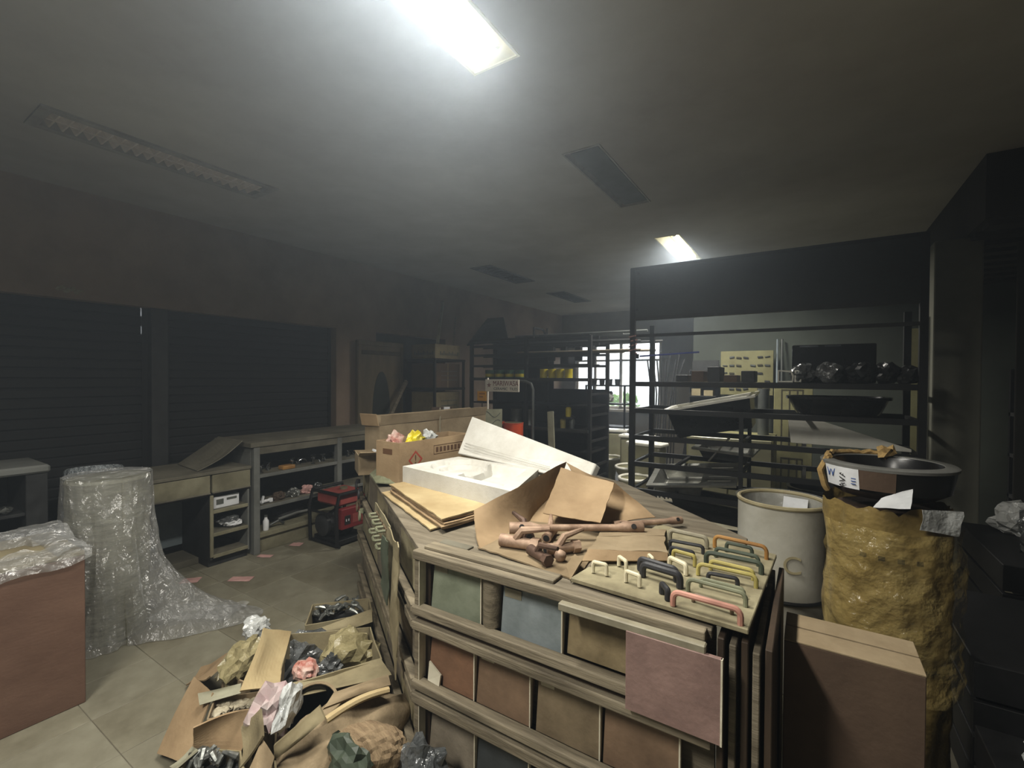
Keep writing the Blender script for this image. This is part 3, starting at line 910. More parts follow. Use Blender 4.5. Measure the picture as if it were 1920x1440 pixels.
def cap(u, v):
    a = 2 * math.pi * u
    r = 0.2 * v
    return (r * math.cos(a), r * math.sin(a), 0.93 + 0.004 * noise.noise(V(r * math.cos(a) * 12, r * math.sin(a) * 12, 0)))
MB().grid(cap, 48, 6).build('plastic_top', 'plastic_clear', wr, smooth=True)
def trail(u, v):
    # the loose end of the sheet, lying on the floor in crumpled ridges
    p = lerp(lerp((0.16, 0.12, 0), (0.02, 0.30, 0), v), lerp((0.46, 0.42, 0), (0.36, 0.62, 0), v), u)
    z = 0.012 + 0.05 * abs(noise.noise(p * 9)) + 0.03 * abs(noise.noise(p * 21)) * (1 - 0.4 * u)
    return (p.x, p.y, z + 0.03 * (1 - u))
MB().grid(trail, 36, 24).build('trailing_plastic', 'plastic_crumple', wr, smooth=True)

bx = thing('wooden_box', 'large reddish-brown wooden box with clear plastic over its top', 'box', (-3.26, -0.25, 0))
pbox('front_board', 'redwood', bx, 0.46, 0.48, 0, 0.975, 0, 0.68)
pbox('end_board', 'redwood', bx, 0, 0.46, 0.955, 0.975, 0, 0.68)
pbox('end_board', 'redwood', bx, 0, 0.46, 0, 0.02, 0, 0.68)
pbox('back_board', 'redwood', bx, 0, 0.02, 0.02, 0.955, 0, 0.68)
pbox('top_board', 'cardboard_olive', bx, 0, 0.48, 0, 0.975, 0.68, 0.7)
def cover(u, v):
    # front drape of the sheet: from the box top over the front edge and down
    y = -0.02 + 1.015 * u
    drop = 0.035 + 0.13 * (1 - u) + 0.03 * noise.noise(V(u * 6, 0, 3))
    L = 0.16 + drop
    s = v * L
    n1 = noise.noise(V(y * 7, s * 9, 1)); n2 = noise.noise(V(y * 18, s * 18, 4))
    if s < 0.16:
        return (0.345 + s * 0.9, y, 0.706 + 0.028 * abs(n1) + 0.014 * abs(n2))
    return (0.492 + 0.014 * abs(n1) + 0.012 * abs(n2), y, 0.706 - (s - 0.16) + 0.01 * abs(n1))
MB().grid(cover, 110, 26).build('plastic_cover', 'plastic_crumple', bx, smooth=True)
def ridge(u, v):
    # bunched plastic along the back edge and the end of the box top
    y = -0.02 + 1.02 * u
    a = math.pi * v
    r = 0.05 + 0.02 * noise.noise(V(u * 7, v * 2, 0))
    w = 0.09 + (0.05 if u > 0.85 else 0)
    return (0.09 - w * math.cos(a), y, 0.702 + r * math.sin(a) + 0.012 * noise.noise(V(u * 22, v * 6, 7)) * math.sin(a))
MB().grid(ridge, 70, 12).build('plastic_ridge', 'plastic_crumple', bx, smooth=True)
def endfold(u, v):
    x = 0.05 + 0.45 * u
    a = math.pi * v
    r = 0.028 + 0.012 * noise.noise(V(u * 9, v * 3, 5))
    return (x, 0.94 - 0.06 * math.cos(a), 0.702 + r * math.sin(a) + 0.01 * noise.noise(V(u * 18, v * 7, 2)) * math.sin(a))
MB().grid(endfold, 30, 12).build('plastic_fold', 'plastic_crumple', bx, smooth=True)

# ================================================================ FAR LEFT: door leaf, cartons, rack of cans
dl = thing('door_leaf', 'brown door leaf with a dark oval pane standing against the left wall', 'door', (-4.61, 3.7, 0))
pbox('stile_panel', 'door_leaf', dl, -0.02, 0.02, 0, 0.74, 0, 1.95)
for b in ((0, 0.74, 1.89, 1.95), (0, 0.05, 0, 1.89), (0.69, 0.74, 0, 1.89)):
    pbox('moulding', 'door_leaf', dl, 0.02, 0.035, b[0], b[1], b[2], b[3], 0.006)
pbox('top_rail', 'wood_dark', dl, 0.02, 0.03, 0.05, 0.69, 1.78, 1.83, 0.006)
ov = MB().add([(0.022, 0.37 + 0.14 * math.cos(a), 1.05 + 0.52 * math.sin(a)) for a in [2 * math.pi * k / 36 for k in range(36)]] +
              [(0.028, 0.37 + 0.14 * math.cos(a), 1.05 + 0.52 * math.sin(a)) for a in [2 * math.pi * k / 36 for k in range(36)]],
              [tuple(range(36)), tuple(range(36, 72))] + [(k, (k + 1) % 36, 36 + (k + 1) % 36, 36 + k) for k in range(36)])
ov.build('oval_pane', 'oval_glass', dl)

cr = thing('carton_rack', 'dark steel rack holding the stacked storage cartons', 'rack', (-4.52, 4.46, 0))
for x in (0.0, 0.5):
    for y in (-0.02, 0.56):
        pbox('post', 'black_metal', cr, x - 0.015, x + 0.015, y - 0.015, y + 0.015, 0, 1.74)
for z in (0.52, 0.92, 1.335, 1.715):
    pbox('shelf', 'black_metal', cr, -0.02, 0.52, -0.03, 0.58, z, z + 0.03)
def storage_carton(z, h, label, mat, printed):
    o = thing('storage_carton', label, 'carton', (-4.47, 4.48, z))
    pbox('carton_body', mat, o, 0, 0.42, 0, 0.5, 0, h, 0.006)
    pbox('tape', 'cardboard_olive', o, 0.42, 0.4215, 0.24, 0.26, 0, h, 0)
    if printed:
        for face in (0, 1):
            m = MB()
            for k in range(11):
                t = 0.06 + 0.35 * k / 10
                hh = (0.05, 0.03, 0.055, 0.03, 0.03, 0.05, 0.035, 0.055, 0.03, 0.03, 0.05)[k]
                if face:
                    m.box(0.42, 0.4225, t + 0.03, t + 0.052, h * 0.25, h * 0.25 + hh)
                else:
                    m.box(t * 0.9, t * 0.9 + 0.02, -0.0025, 0, h * 0.25, h * 0.25 + hh)
            pr = m.build('printed_band', 'print_grey', o)
            pr['kind'] = 'stuff'
    else:
        for k in range(3):
            pbox('printed_line', 'print_grey', o, 0.42, 0.4215, 0.12, 0.44, h * (0.3 + 0.18 * k), h * (0.3 + 0.18 * k) + 0.012, 0)
storage_carton(1.745, 0.19, 'pale flat carton with printed lettering, topmost on the dark carton rack', 'cardboard_olive', True)
storage_carton(1.365, 0.32, 'brown carton with printed lines on the middle shelf of the carton rack', 'cardboard_brown', False)
storage_carton(0.95, 0.36, 'dim grey carton on the third shelf down of the carton rack', 'cardboard_olive', False)
tag(MB().bar((-4.12, 4.6, 1.95), (-4.6, 5.25, 2.62), 0.035, 0.045).build('timber_batten', 'wood_pale'), 'pale timber batten leaning up the wall from the top carton', 'batten')
tag(MB().bar((-4.1, 4.9, 1.95), (-4.6, 5.55, 2.42), 0.03, 0.04).build('timber_batten', 'wood_grey'), 'duller timber batten leaning beside the pale one above the cartons', 'batten')
tag(MB().bar((-4.42, 4.02, 0.955), (-4.49, 4.41, 1.45), 0.03, 0.05).build('plastic_pipe', 'wood_grey'), 'grey pipe leaning between the door leaf and the carton rack', 'pipe')
tag(sheet([(-4.3, 5.45, 1.98), (-3.55, 5.45, 1.98), (-3.95, 5.9, 2.42), (-4.25, 5.9, 2.42)], 0.02, nu=6, nv=6, bow=0.05).build('dark_board', 'black_metal'), 'dark pointed board lying tilted on top of the black rack', 'board')

# boards standing below the cartons
for k, (p, q, h, mt, lb) in enumerate((((-3.86, 4.20), (-3.72, 4.42), 1.14, 'cardboard_brown', 'brown board standing on edge in front of the carton rack'),
                                       ((-3.66, 4.2), (-3.63, 4.27), 1.15, 'paper_white', 'narrow white plank standing among the boards before the carton rack'),
                                       ((-3.5, 4.24), (-3.4, 4.38), 1.13, 'laminate_blue', 'pale blue-grey sheets standing on edge beside the patterned board'),
                                       ((-3.4, 4.22), (-3.08, 4.58), 1.13, 'pattern_grey', 'grey board with curling line pattern standing near the yellow sign'))):
    a, b = Vector((*p, 0)), Vector((*q, 0))
    d = (b - a).normalized(); nn = V(d.y, -d.x, 0) * 0.012
    o = thing('standing_board', lb, 'board', tuple(a))
    z = V(0, 0, h)
    bb = b - a
    m = MB().add([-nn, bb - nn, bb + nn, nn, z - nn, bb - nn + z, bb + nn + z, nn + z], [(3, 2, 1, 0), (4, 5, 6, 7), (0, 1, 5, 4), (1, 2, 6, 5), (2, 3, 7, 6), (3, 0, 4, 7)])
    m.build('panel', mt, o)
    if k == 3:
        for q2 in range(3):
            pts = []
            for s in range(30):
                t = s / 29
                c = bb * (0.05 + 0.9 * t) + V(0, 0, h - 0.06 - 0.1 * q2 + 0.035 * math.sin(t * 13 + q2 * 2)) + nn * 1.05
                pts.append(c)
            MB().tube(pts, 0.004, 4).build('curling_line', 'print_grey', o)

# black steel rack
rk = thing('steel_rack', 'tall black steel rack with paint cans in front of the far window', 'rack', (-3.86, 5.0, 0))
RL, RD = 1.72, 0.55
for x in (0, 0.86, RL):
    for y in (0, RD):
        pbox('post', 'black_metal', rk, x - 0.02, x + 0.02, y - 0.02, y + 0.02, 0, 2.0, 0)
for z in (0.1, 0.62, 0.88, 1.16, 1.48, 1.64, 1.78, 1.9, 1.98):
    if z in (0.62, 1.16):
        pbox('shelf', 'black_metal', rk, 0, RL, 0, RD, z, z + 0.02, 0)
    elif z in (0.88, 1.48):
        s = pbox('shelf', 'black_metal', rk, 0, RL, -0.04, RD, z, z + 0.02, 0)
        pbox('shelf_lip', 'dark_grey', s, 0, RL, -0.05, -0.04, z - 0.015, z + 0.022, 0)
    else:
        for y in (0, RD / 2, RD):
            pbox('cross_bar', 'black_metal', rk, 0, RL, y - 0.015, y + 0.015, z, z + 0.03, 0)
for z in (0.3, 0.45, 0.75, 1.05, 1.3):
    pbox('side_bar', 'black_metal', rk, RL - 0.015, RL + 0.015, 0, RD, z, z + 0.025, 0)
bk = pbox('back_sheet', 'black_metal', rk, 0.0, 0.95, RD + 0.02, RD + 0.03, 0.1, 1.98, 0)
pbox('back_sheet', 'black_metal', rk, 0.95, RL, RD + 0.02, RD + 0.03, 0.1, 1.36, 0)
for k, x in enumerate((1.0, 1.18, 1.38, 1.55)):
    pbox('hanging_part', 'black_metal', rk, x, x + 0.09, 0.3, 0.36, 1.72 - 0.05 * (k % 2), 1.9, 0.01)
MB().tube([(0.98, -0.02, 2.0), (0.98, -0.02, 2.12), (0.98, 0.2, 2.12), (0.98, 0.4, 2.0)], 0.015, 6).build('top_loop', 'black_metal', rk)
MB().tube([(1.1, 0.1, 2.0), (1.1, 0.1, 2.12)], 0.012, 6).build('top_peg', 'black_metal', rk)
# pipes lying across the top of the rack and sticking out past its end
for k in range(9):
    y = 5.06 + 0.055 * k
    z = 2.03 if k % 3 == 0 else (1.825 if k % 3 == 1 else 1.945)
    x1 = -1.55 - 0.12 * (k % 4) + 0.1 * random.random()
    mt = ('can_grey', 'wood_grey', 'dark_grey')[k % 3]
    tag(MB().tube([(-3.2, y, z), (x1, y + 0.03, z)], 0.014, 8).build('long_pipe', mt),
        ('grey metal pipe lying on the very top of the black rack', 'weathered brown pipe on the rack bars below the top', 'dark pipe laid on the upper bars of the black rack')[k % 3], 'pipe', 'pipes on the black rack')
def can(label, group, loc, r, h, body, band=None, lid='can_lid'):
    o = thing('paint_can', label, 'paint can', loc, 0, group)
    MB().lathe([(r, 0), (r * 1.03, 0.004), (r, 0.008), (r, h - 0.008), (r * 1.04, h - 0.004), (r * 1.03, h)], 18).build('can_body', body, o, smooth=True)
    MB().lathe([(r * 0.9, h - 0.004), (r * 0.9, h + 0.001), (0, h + 0.001)], 18).build('lid', lid, o)
    if band:
        MB().lathe([(r * 1.005, h * 0.12), (r * 1.012, h * 0.13), (r * 1.012, h * 0.5), (r * 1.005, h * 0.51)], 18).build('paper_band', band, o, smooth=True)
    return o
c0 = can('dark green paint can with a yellow band on the rack shelf above the tile sign', 'green cans on the rack', (-3.60, 5.06, 1.502), 0.062, 0.1, 'can_green', 'can_yellow')
for k in range(3):
    clone_tree(c0, (-3.44 + 0.155 * k, 5.06, 1.502))
c1 = can('yellow paint can in the row on the rack shelf right of the tile sign', 'yellow cans on the rack', (-2.78, 5.06, 1.502), 0.05, 0.11, 'can_yellow')
for k in range(3):
    clone_tree(c1, (-2.665 + 0.112 * k, 5.06, 1.502))
c2 = can('large orange paint can standing behind the white foam slab', 'orange cans behind the foam slab', (-3.33, 4.785, 0.72), 0.125, 0.235, 'can_orange')
clone_tree(c2, (-3.05, 4.785, 0.72))
can('broad yellow paint can under the yellow sign', None, (-3.64, 4.8, 0.9), 0.13, 0.11, 'can_yellow')
can('dark green can standing on the broad yellow can', None, (-3.58, 4.8, 1.012), 0.085, 0.1, 'can_green')
g0 = can('dull grey can on the rack shelf behind the orange cans', 'grey cans on the rack', (-3.2, 5.1, 0.9), 0.075, 0.2, 'can_grey')
clone_tree(g0, (-3.0, 5.1, 0.9))
ct = thing('can_table', 'low dark table carrying the orange and yellow cans', 'table', (-3.8, 4.6, 0))
pbox('table_top', 'black_metal', ct, 0, 0.9, 0.05, 0.32, 0.69, 0.718)
pbox('riser_shelf', 'black_metal', ct, 0.0, 0.32, 0.1, 0.32, 0.87, 0.898)
pbox('riser_leg', 'black_metal', ct, 0.0, 0.02, 0.1, 0.32, 0.718, 0.87)
pbox('riser_leg', 'black_metal', ct, 0.29, 0.31, 0.1, 0.32, 0.718, 0.87)
for x in (0.02, 0.86):
    for y in (0.07, 0.28):
        pbox('leg', 'black_metal', ct, x, x + 0.03, y, y + 0.03, 0, 0.69)
for k, (x, z, mt, lb) in enumerate(((-2.43, 1.04, 'can_yellow', 'tall thin yellow-green bottle hung on the black rack'), (-2.5, 0.9, 'h_yellow', 'olive bottle on the lower rack shelf beside the white plank'),
                                    (-2.38, 0.9, 'can_grey', 'grey bottle on the lower rack shelf next to the olive bottle'), (-2.62, 0.9, 'dark_grey', 'dark bottle on the lower rack shelf by the white plank'))):
    o = thing('chemical_bottle', lb, 'bottle', (x, 5.04, z))
    MB().lathe([(0.032, 0), (0.034, 0.01), (0.034, 0.1), (0.014, 0.125), (0.013, 0.14)], 12).build('bottle_body', mt, o, smooth=True)
    MB().lathe([(0.016, 0.14), (0.016, 0.158), (0, 0.158)], 10).build('cap', 'ink_black', o)
bpy.data.objects['chemical_bottle']['label'] = 'yellow-green bottle raised on a ledge of the black rack'
pbox('bottle_ledge', 'black_metal', rk, 1.36, 1.5, -0.04, 0.1, 1.02, 1.04)

# tile maker's sign on a post, and a small yellow sign
sg = thing('tile_sign', 'white sign lettered MARIWASA ceramic tiles on a thin post before the cans', 'sign', (-3.43, 4.62, 0))
a, b = V(-3.425 + 3.5, 0, 1.332), V(-2.935 + 3.5, 0, 1.332)
pbox('sign_board', 'sign_white', sg, a.x, b.x, -0.006, 0.006, 1.333, 1.48, 0.004)
MB().tube([(a.x + 0.03, 0.012, 0.0), (a.x + 0.03, 0.012, 1.5)], 0.011, 8).build('post', 'sign_white', sg)
mid = (a.x + b.x) / 2
text_part('lettering', 'MARIWASA', 0.085, 'ink_red', sg, frame_m4((mid + 0.055, -0.008, 1.43), (1, 0, 0), (0, 0, 1)), width=0.36)
text_part('lettering', 'CERAMIC  TILES', 0.045, 'ink_black', sg, frame_m4((mid + 0.055, -0.008, 1.367), (1, 0, 0), (0, 0, 1)), width=0.34)
st = MB()
for k in range(5):
    ang = 2 * math.pi * k / 5 + 0.3
    cx, cz = a.x + 0.06, 1.41
    st.add([(cx, -0.0075, cz), (cx + 0.014 * math.cos(ang - 0.5), -0.0075, cz + 0.014 * math.sin(ang - 0.5)), (cx + 0.036 * math.cos(ang), -0.0075, cz + 0.036 * math.sin(ang)),
            (cx + 0.014 * math.cos(ang + 0.5), -0.0075, cz + 0.014 * math.sin(ang + 0.5))], [(0, 1, 2, 3)])
st.build('star_mark', 'ink_red', sg)
ys = thing('price_sign', 'small yellow notice fixed beside the tile sign post', 'sign', (-3.44, 4.6, 0))
pbox('notice_board', 'sign_yellow', ys, -0.02, 0.115, -0.005, 0.005, 1.215, 1.335, 0.003)
for z, w in ((1.30, 0.09), (1.262, 0.06)):
    pbox('printed_line', 'ink_red', ys, 0.01, 0.01 + w, -0.0065, -0.005, z, z + 0.008, 0)
MB().tube([(0.045, 0.01, 0.0), (0.045, 0.01, 1.22)], 0.006, 6).build('post', 'dark_grey', ys)
# bracket tube beside the sign and the plank that leans on the rack
tag(MB().tube([(-3.55, 4.9, 1.46), (-2.95, 4.9, 1.46), (-2.87, 4.9, 1.43), (-2.84, 4.9, 1.36), (-2.84, 4.9, 0.005)], 0.018, 8).build('bracket_tube', 'can_grey', smooth=True), 'bent grey tube rising beside the tile sign', 'tube')
pl = thing('white_plank', 'white slotted plank leaning on the black rack behind the foam slab', 'plank', (-2.45, 4.72, 0))
MB().bar((0.0, 0, 0.0), (-0.17, 0.22, 1.1), 0.085, 0.02).build('plank_body', 'wood_pale', pl, bevel=0.006)
MB().bar((-0.065, 0.067, 0.42), (-0.082, 0.088, 0.525), 0.01, 0.03).build('plank_slot', 'print_grey', pl)

# low shelf with cups and a clear bag, toilets
ls = thing('low_rack', 'slim dark rack carrying black cups in front of the bright window', 'rack', (-2.95, 6.75, 0))
for x in (0, 0.62):
    for y in (0, 0.3):
        pbox('post', 'black_metal', ls, x - 0.012, x + 0.012, y - 0.012, y + 0.012, 0, 1.4, 0)
for z in (0.35, 0.75, 1.1, 1.38):
    pbox('shelf', 'black_metal', ls, -0.01, 0.63, -0.01, 0.31, z, z + 0.02, 0)
cu = tag(MB().lathe([(0.035, 0), (0.045, 0.09), (0.04, 0.09), (0.03, 0.01), (0, 0.01)], 14).build('black_cup', 'basin_black'), 'black cup standing on the slim rack before the window', 'cup', 'cups on the slim rack')
cu.location = (-2.85, 6.83, 1.401)
for k in range(3):
    clone(cu, loc=(-2.72 + 0.125 * k, 6.83, 1.401))
tag(MB().blob((-2.68, 6.88, 1.12 + 0.09), (0.13, 0.09, 0.1), 3, 0.5, 2, 21, flat=1.121).build('clear_bag', 'bag_white'), 'clear plastic bag of parts on the slim rack below the cups', 'bag')
tl = thing('toilet', 'cream ceramic toilet with raised cistern behind the sink rack post', 'toilet', (-1.86, 5.6, 0), R(-90))
MB().lathe([(0.11, 0), (0.12, 0.03), (0.1, 0.15), (0.13, 0.28), (0.19, 0.36), (0.2, 0.4), (0.16, 0.4), (0.1, 0.3), (0, 0.28)], 24, sy=0.85).build('bowl', 'ceramic_cream', tl, smooth=True)
MB().tube([(0.19 * math.cos(t) , 0.165 * math.sin(t), 0.415) for t in [2 * math.pi * k / 28 for k in range(28)]], 0.016, 8, closed=True).build('seat_ring', 'ceramic_white', tl, smooth=True)
MB().box(-0.36, -0.18, -0.2, 0.2, 0.38, 0.74).build('cistern', 'ceramic_cream', tl, bevel=0.03)
MB().box(-0.38, -0.17, -0.215, 0.215, 0.74, 0.78).build('cistern_lid', 'ceramic_white', tl, bevel=0.012)
t2 = clone_tree(tl, (-2.32, 6.1, 0), R(-80), 'second cream toilet with its ring facing the slim rack')
clone_tree(tl, (-1.6, 5.0, 0), R(-100), 'cream toilet standing right against the back of the sink rack post')
#PART3
def wpart(o, parent):
    """Parent a part that was laid out in room coordinates."""
    o.parent = parent
    o.location = -parent.location
    return o

# ================================================================ TILE DISPLAY STAND
A, B, Cc, D, Ee, Ff = (-1.14, 1.185), (-0.19, 1.185), (-0.19, 1.95), (-0.9, 2.6), (-2.62, 3.45), (-2.62, 2.15)
ts = thing('tile_stand', 'large wooden display stand of sample tiles heaped with cartons and handles', 'display stand', (-1.2, 1.9, 0))
wpart(MB().prism([A, B, Cc, D, Ee, Ff], 0.878, 0.9).build('stand_top', 'wood_grey', bevel=0.002, seg=1), ts)
fr = [(0.872, 0.903), (0.683, 0.712), (0.63, 0.66), (0.425, 0.453), (0.375, 0.408), (0.165, 0.2), (0.05, 0.08)]
for k, (z0, z1) in enumerate(fr):
    x1 = -0.185 if k else -0.2
    r = MB().box(-1.15, x1, 1.155 if k else 1.16, 1.192, z0, z1)
    wpart(r.build('front_rail', 'wood_rail', bevel=0.004, seg=2), ts)
for z in (0.672, 0.416):
    wpart(MB().box(-1.14, -0.19, 1.178, 1.24, z - 0.012, z + 0.012).build('rail_groove', 'wood_dark'), ts)
wpart(MB().box(-1.14, -0.19, 1.245, 1.26, 0.05, 0.875).build('back_board', 'wood_grey'), ts)
for x0, x1, z0, z1 in ((-1.15, -1.128, 0.712, 0.872), (-1.15, -1.128, 0.453, 0.63), (-1.15, -1.128, 0.2, 0.375)):
    wpart(MB().box(x0, x1, 1.17, 1.25, z0, z1).build('end_stile', 'wood_rail', bevel=0.002, seg=1), ts)
    wpart(MB().box(x0 + 0.023, x0 + 0.026, 1.168, 1.2, z0, z1).build('edge_strip', 'tile_edge'), ts)
# pale trim strip nailed along the right half of the top edge
wpart(MB().box(-0.575, -0.195, 1.135, 1.158, 0.862, 0.884).build('trim_strip', 'h_grey', bevel=0.003, seg=1), ts)
wpart(MB().box(-1.13, -0.62, 1.196, 1.25, 0.9, 0.911).build('top_plank', 'wood_rail', bevel=0.002, seg=1), ts)
wpart(MB().box(-1.12, -0.99, 1.262, 1.30, 0.9, 0.907).build('top_plank', 'wood_dusty', bevel=0.002, seg=1), ts)
# end boards standing edge-on at the right
for k in range(5):
    x = -0.178 + 0.025 * k
    wpart(MB().box(x, x + 0.015, 1.19 + 0.006 * (k % 3), 1.75, 0.06, 0.885 - 0.012 * (k % 2)).build('end_board', 'wood_grey' if k % 2 else 'wood_dark', bevel=0.002, seg=1), ts)
# diagonal side
dA, dF = V(*A, 0), V(*Ff, 0)
dd = (dF - dA).normalized()
dn = V(-dd.y, dd.x, 0)
if dn.y > 0:
    dn = -dn
dl_ = (dF - dA).length
def diag(s, o_, z):
    return dA + dd * s + dn * o_ + V(0, 0, z)
def dbox(s0, s1, o0, o1, z0, z1):
    p = [diag(s0, o0, z0), diag(s1, o0, z0), diag(s1, o1, z0), diag(s0, o1, z0), diag(s0, o0, z1), diag(s1, o0, z1), diag(s1, o1, z1), diag(s0, o1, z1)]
    return MB().add(p, [(3, 2, 1, 0), (4, 5, 6, 7), (0, 1, 5, 4), (1, 2, 6, 5), (2, 3, 7, 6), (3, 0, 4, 7)])
for z0, z1 in fr[1:]:
    wpart(dbox(0.0, dl_, 0.0, 0.03, z0, z1).build('side_rail', 'wood_rail', bevel=0.003, seg=1), ts)
for k, (z0, z1) in enumerate(((0.71, 0.878), (0.45, 0.632), (0.198, 0.378))):
    n = 5
    for q in range(n):
        s0, s1 = 0.03 + (dl_ - 0.05) * q / n, 0.02 + (dl_ - 0.05) * (q + 1) / n
        mt = ('board_panel', 'wood_grey', 'cardboard_olive', 't_grey', 'board_panel')[(q + k) % 5]
        wpart(dbox(s0, s1, -0.02, -0.005, z0, z1).build('side_panel', mt, bevel=0.001, seg=1), ts)
wpart(dbox(0.0, dl_, -0.04, -0.02, 0.05, 0.878).build('side_board', 'wood_dark'), ts)
wpart(MB().prism([(-2.6, 2.2), (-2.56, 2.2), (-2.56, 3.42), (-2.6, 3.42)], 0.0, 0.878).build('far_end_board', 'wood_dark'), ts)
wpart(MB().prism([(-0.95, 2.53), (-0.9, 2.57), (-2.55, 3.40), (-2.6, 3.36)], 0.0, 0.878).build('rear_board', 'wood_dark'), ts)
wpart(MB().box(-1.14, -0.19, 1.24, 1.3, 0.0, 0.05).build('plinth', 'wood_dark'), ts)

def sample_tile(quad, mat, label, yedge=True):
    o = thing('sample_tile', label, 'tile', tuple(Vector(quad[0])))
    t = sheet(quad, 0.012, nu=1, nv=1).build('tile_face', mat, bevel=0.001, seg=1)
    wpart(t, o)
    return o
def row_tile(x0, x1, z0, z1, mat, label, y0=1.205, lean=0.02, chip=None):
    q = [(x0, y0, z0), (x1, y0, z0), (x1, y0 + lean, z1), (x0, y0 + lean, z1)]
    o = sample_tile(q, mat, label)
    e = MB().box(x1 - 0.0035, x1 + 0.0005, y0 - 0.0075, y0 + 0.004, z0, z1).build('glazed_edge', 'tile_edge')
    wpart(e, o)
    if chip:
        c = MB().box(chip[0], chip[0] + chip[2], y0 + lean * (chip[1] - z0) / (z1 - z0) - 0.0078, y0 + lean * (chip[1] - z0) / (z1 - z0) - 0.0055, chip[1], chip[1] + chip[3]).build('sticker', chip[4])
        c.location = (0, 0, 0)
        wpart(c, o)
    return o
row_tile(-1.098, -0.882, 0.70, 0.88, 't_green', 'pale green sample tile in the top row of the stand', chip=(-1.09, 0.828, 0.055, 0.02, 'h_grey'))
row_tile(-0.806, -0.592, 0.70, 0.88, 't_blue', 'blue-grey sample tile in the top row of the stand', chip=(-0.798, 0.815, 0.06, 0.028, 'h_grey'))
row_tile(-0.585, -0.385, 0.70, 0.88, 't_tan', 'scuffed tan sample tile set back in the top row', y0=1.222)
row_tile(-0.382, -0.158, 0.668, 0.866, 't_pink', 'dusty pink sample tile hung out in front of the lower rail', y0=1.138, lean=0.0)
o = thing('brown_roll', 'brown rolled sample standing between the green and blue tiles', 'roll', (-0.845, 1.21, 0.712))
MB().lathe([(0.03, 0), (0.031, 0.005), (0.031, 0.15), (0.026, 0.15), (0.026, 0.14), (0, 0.14)], 20).build('rolled_sheet', 'wood_rail', o, smooth=True)
row_tile(-1.108, -0.908, 0.445, 0.632, 't_terracotta', 'terracotta sample tile with a white chip in the middle row')
row_tile(-0.9, -0.697, 0.445, 0.632, 't_brown', 'brown sample tile with a small sticker beside the terracotta one', chip=(-0.89, 0.585, 0.05, 0.02, 'tile_edge'))
row_tile(-0.678, -0.474, 0.445, 0.632, 't_olive', 'mottled olive-brown sample tile with a sticker in the middle row', chip=(-0.668, 0.58, 0.045, 0.02, 'tile_edge'))
row_tile(-0.466, -0.262, 0.445, 0.632, 't_brown', 'plain brown sample tile below the pink one')
row_tile(-1.105, -0.905, 0.19, 0.377, 't_grey', 'grey-brown sample tile in the bottom row of the stand')
row_tile(-0.9, -0.7, 0.19, 0.377, 't_slate', 'dark slate sample tile in the bottom row of the stand')
row_tile(-0.68, -0.48, 0.19, 0.377, 't_olive', 'olive sample tile in the bottom row next to the slate')
row_tile(-0.46, -0.26, 0.19, 0.377, 't_tan', 'tan sample tile in the bottom row under the plain brown one')
tag(sheet([(-1.10, 1.188, 0.452), (-1.045, 1.182, 0.444), (-1.045, 1.192, 0.486), (-1.10, 1.196, 0.515)], 0.006, nu=1, nv=1).build('tile_chip', 'tile_edge'), 'small broken white chip leaning on the terracotta tile', 'tile chip')

# papers, boards and pulls hanging on the diagonal side
def dsheet(s0, s1, za, zb, zc, zd, o0, mat, name, label, cat, amp=0.01, seed=1):
    q = [diag(s0, o0, za), diag(s1, o0 + 0.01, zb), diag(s1, o0, zc), diag(s0, o0, zd)]
    return tag(sheet(q, 0.004, nu=8, nv=10, amp=amp, freq=9, seed=seed, ragged=0.08).build(name, mat), label, cat)
dsheet(0.09, 0.34, 0.42, 0.60, 0.885, 0.885, 0.055, 'cardboard_olive', 'torn_card', 'long torn cardboard flap hanging down the diagonal side of the stand', 'cardboard', 0.02, 3)
dsheet(0.20, 0.32, 0.62, 0.66, 0.86, 0.87, 0.075, 'h_green', 'dark_card', 'dark green torn card tucked over the hanging flap', 'card', 0.01, 5)
dsheet(0.36, 0.80, 0.70, 0.72, 0.875, 0.88, 0.04, 'board_panel', 'sample_board', 'dusty sample board fixed on the diagonal side behind the hanging flap', 'board', 0.003, 8)
pull = None
for k in range(6):
    s, z = 0.46 + 0.11 * (k % 3), 0.84 - 0.075 * (k // 3)
    o = thing('drawer_pull', 'small dull pull on the diagonal side of the stand', 'handle', tuple(diag(s, 0.047, z)), math.atan2(dn.y, dn.x), 'pulls on the diagonal side')
    if pull is None:
        p1 = MB().tube([(0.0, -0.03, 0), (0.03, -0.03, 0), (0.035, -0.02, 0), (0.035, 0.02, 0), (0.03, 0.03, 0), (0.0, 0.03, 0)], 0.006, 6).build('grip', 'h_greygreen', o, smooth=True)
        p2 = MB().box(-0.004, 0.002, -0.038, 0.038, -0.009, 0.009).build('mounting_plate', 'h_brown', o)
        pull = (p1, p2)
    else:
        for p in pull:
            clone(p, parent=o)
# dark fittings hanging off the far corner of the stand
for k, (s, z, mt) in enumerate(((1.42, 0.80, 'h_dark'), (1.5, 0.70, 'h_brown'), (1.56, 0.82, 'h_dark'), (1.36, 0.68, 'h_greygreen'))):
    o = thing('ring_pull', ('dark ring pull hung near the far corner of the stand', 'brown ring pull hung near the far corner of the stand', 'dark ring pull hung at the outermost corner of the stand', 'olive ring pull hung low near the far corner of the stand')[k], 'handle', tuple(diag(s, 0.045, z)))
    MB().tube([(0.028 * math.cos(t) * dd.x + 0.012 * dn.x, 0.028 * math.cos(t) * dd.y + 0.012 * dn.y, 0.028 * math.sin(t) - 0.03) for t in [2 * math.pi * q / 16 for q in range(16)]], 0.006, 6, closed=True).build('ring', mt, o, smooth=True)
    MB().lathe([(0.014, -0.012), (0.014, 0.012), (0, 0.012)], 10).build('boss', mt, o)

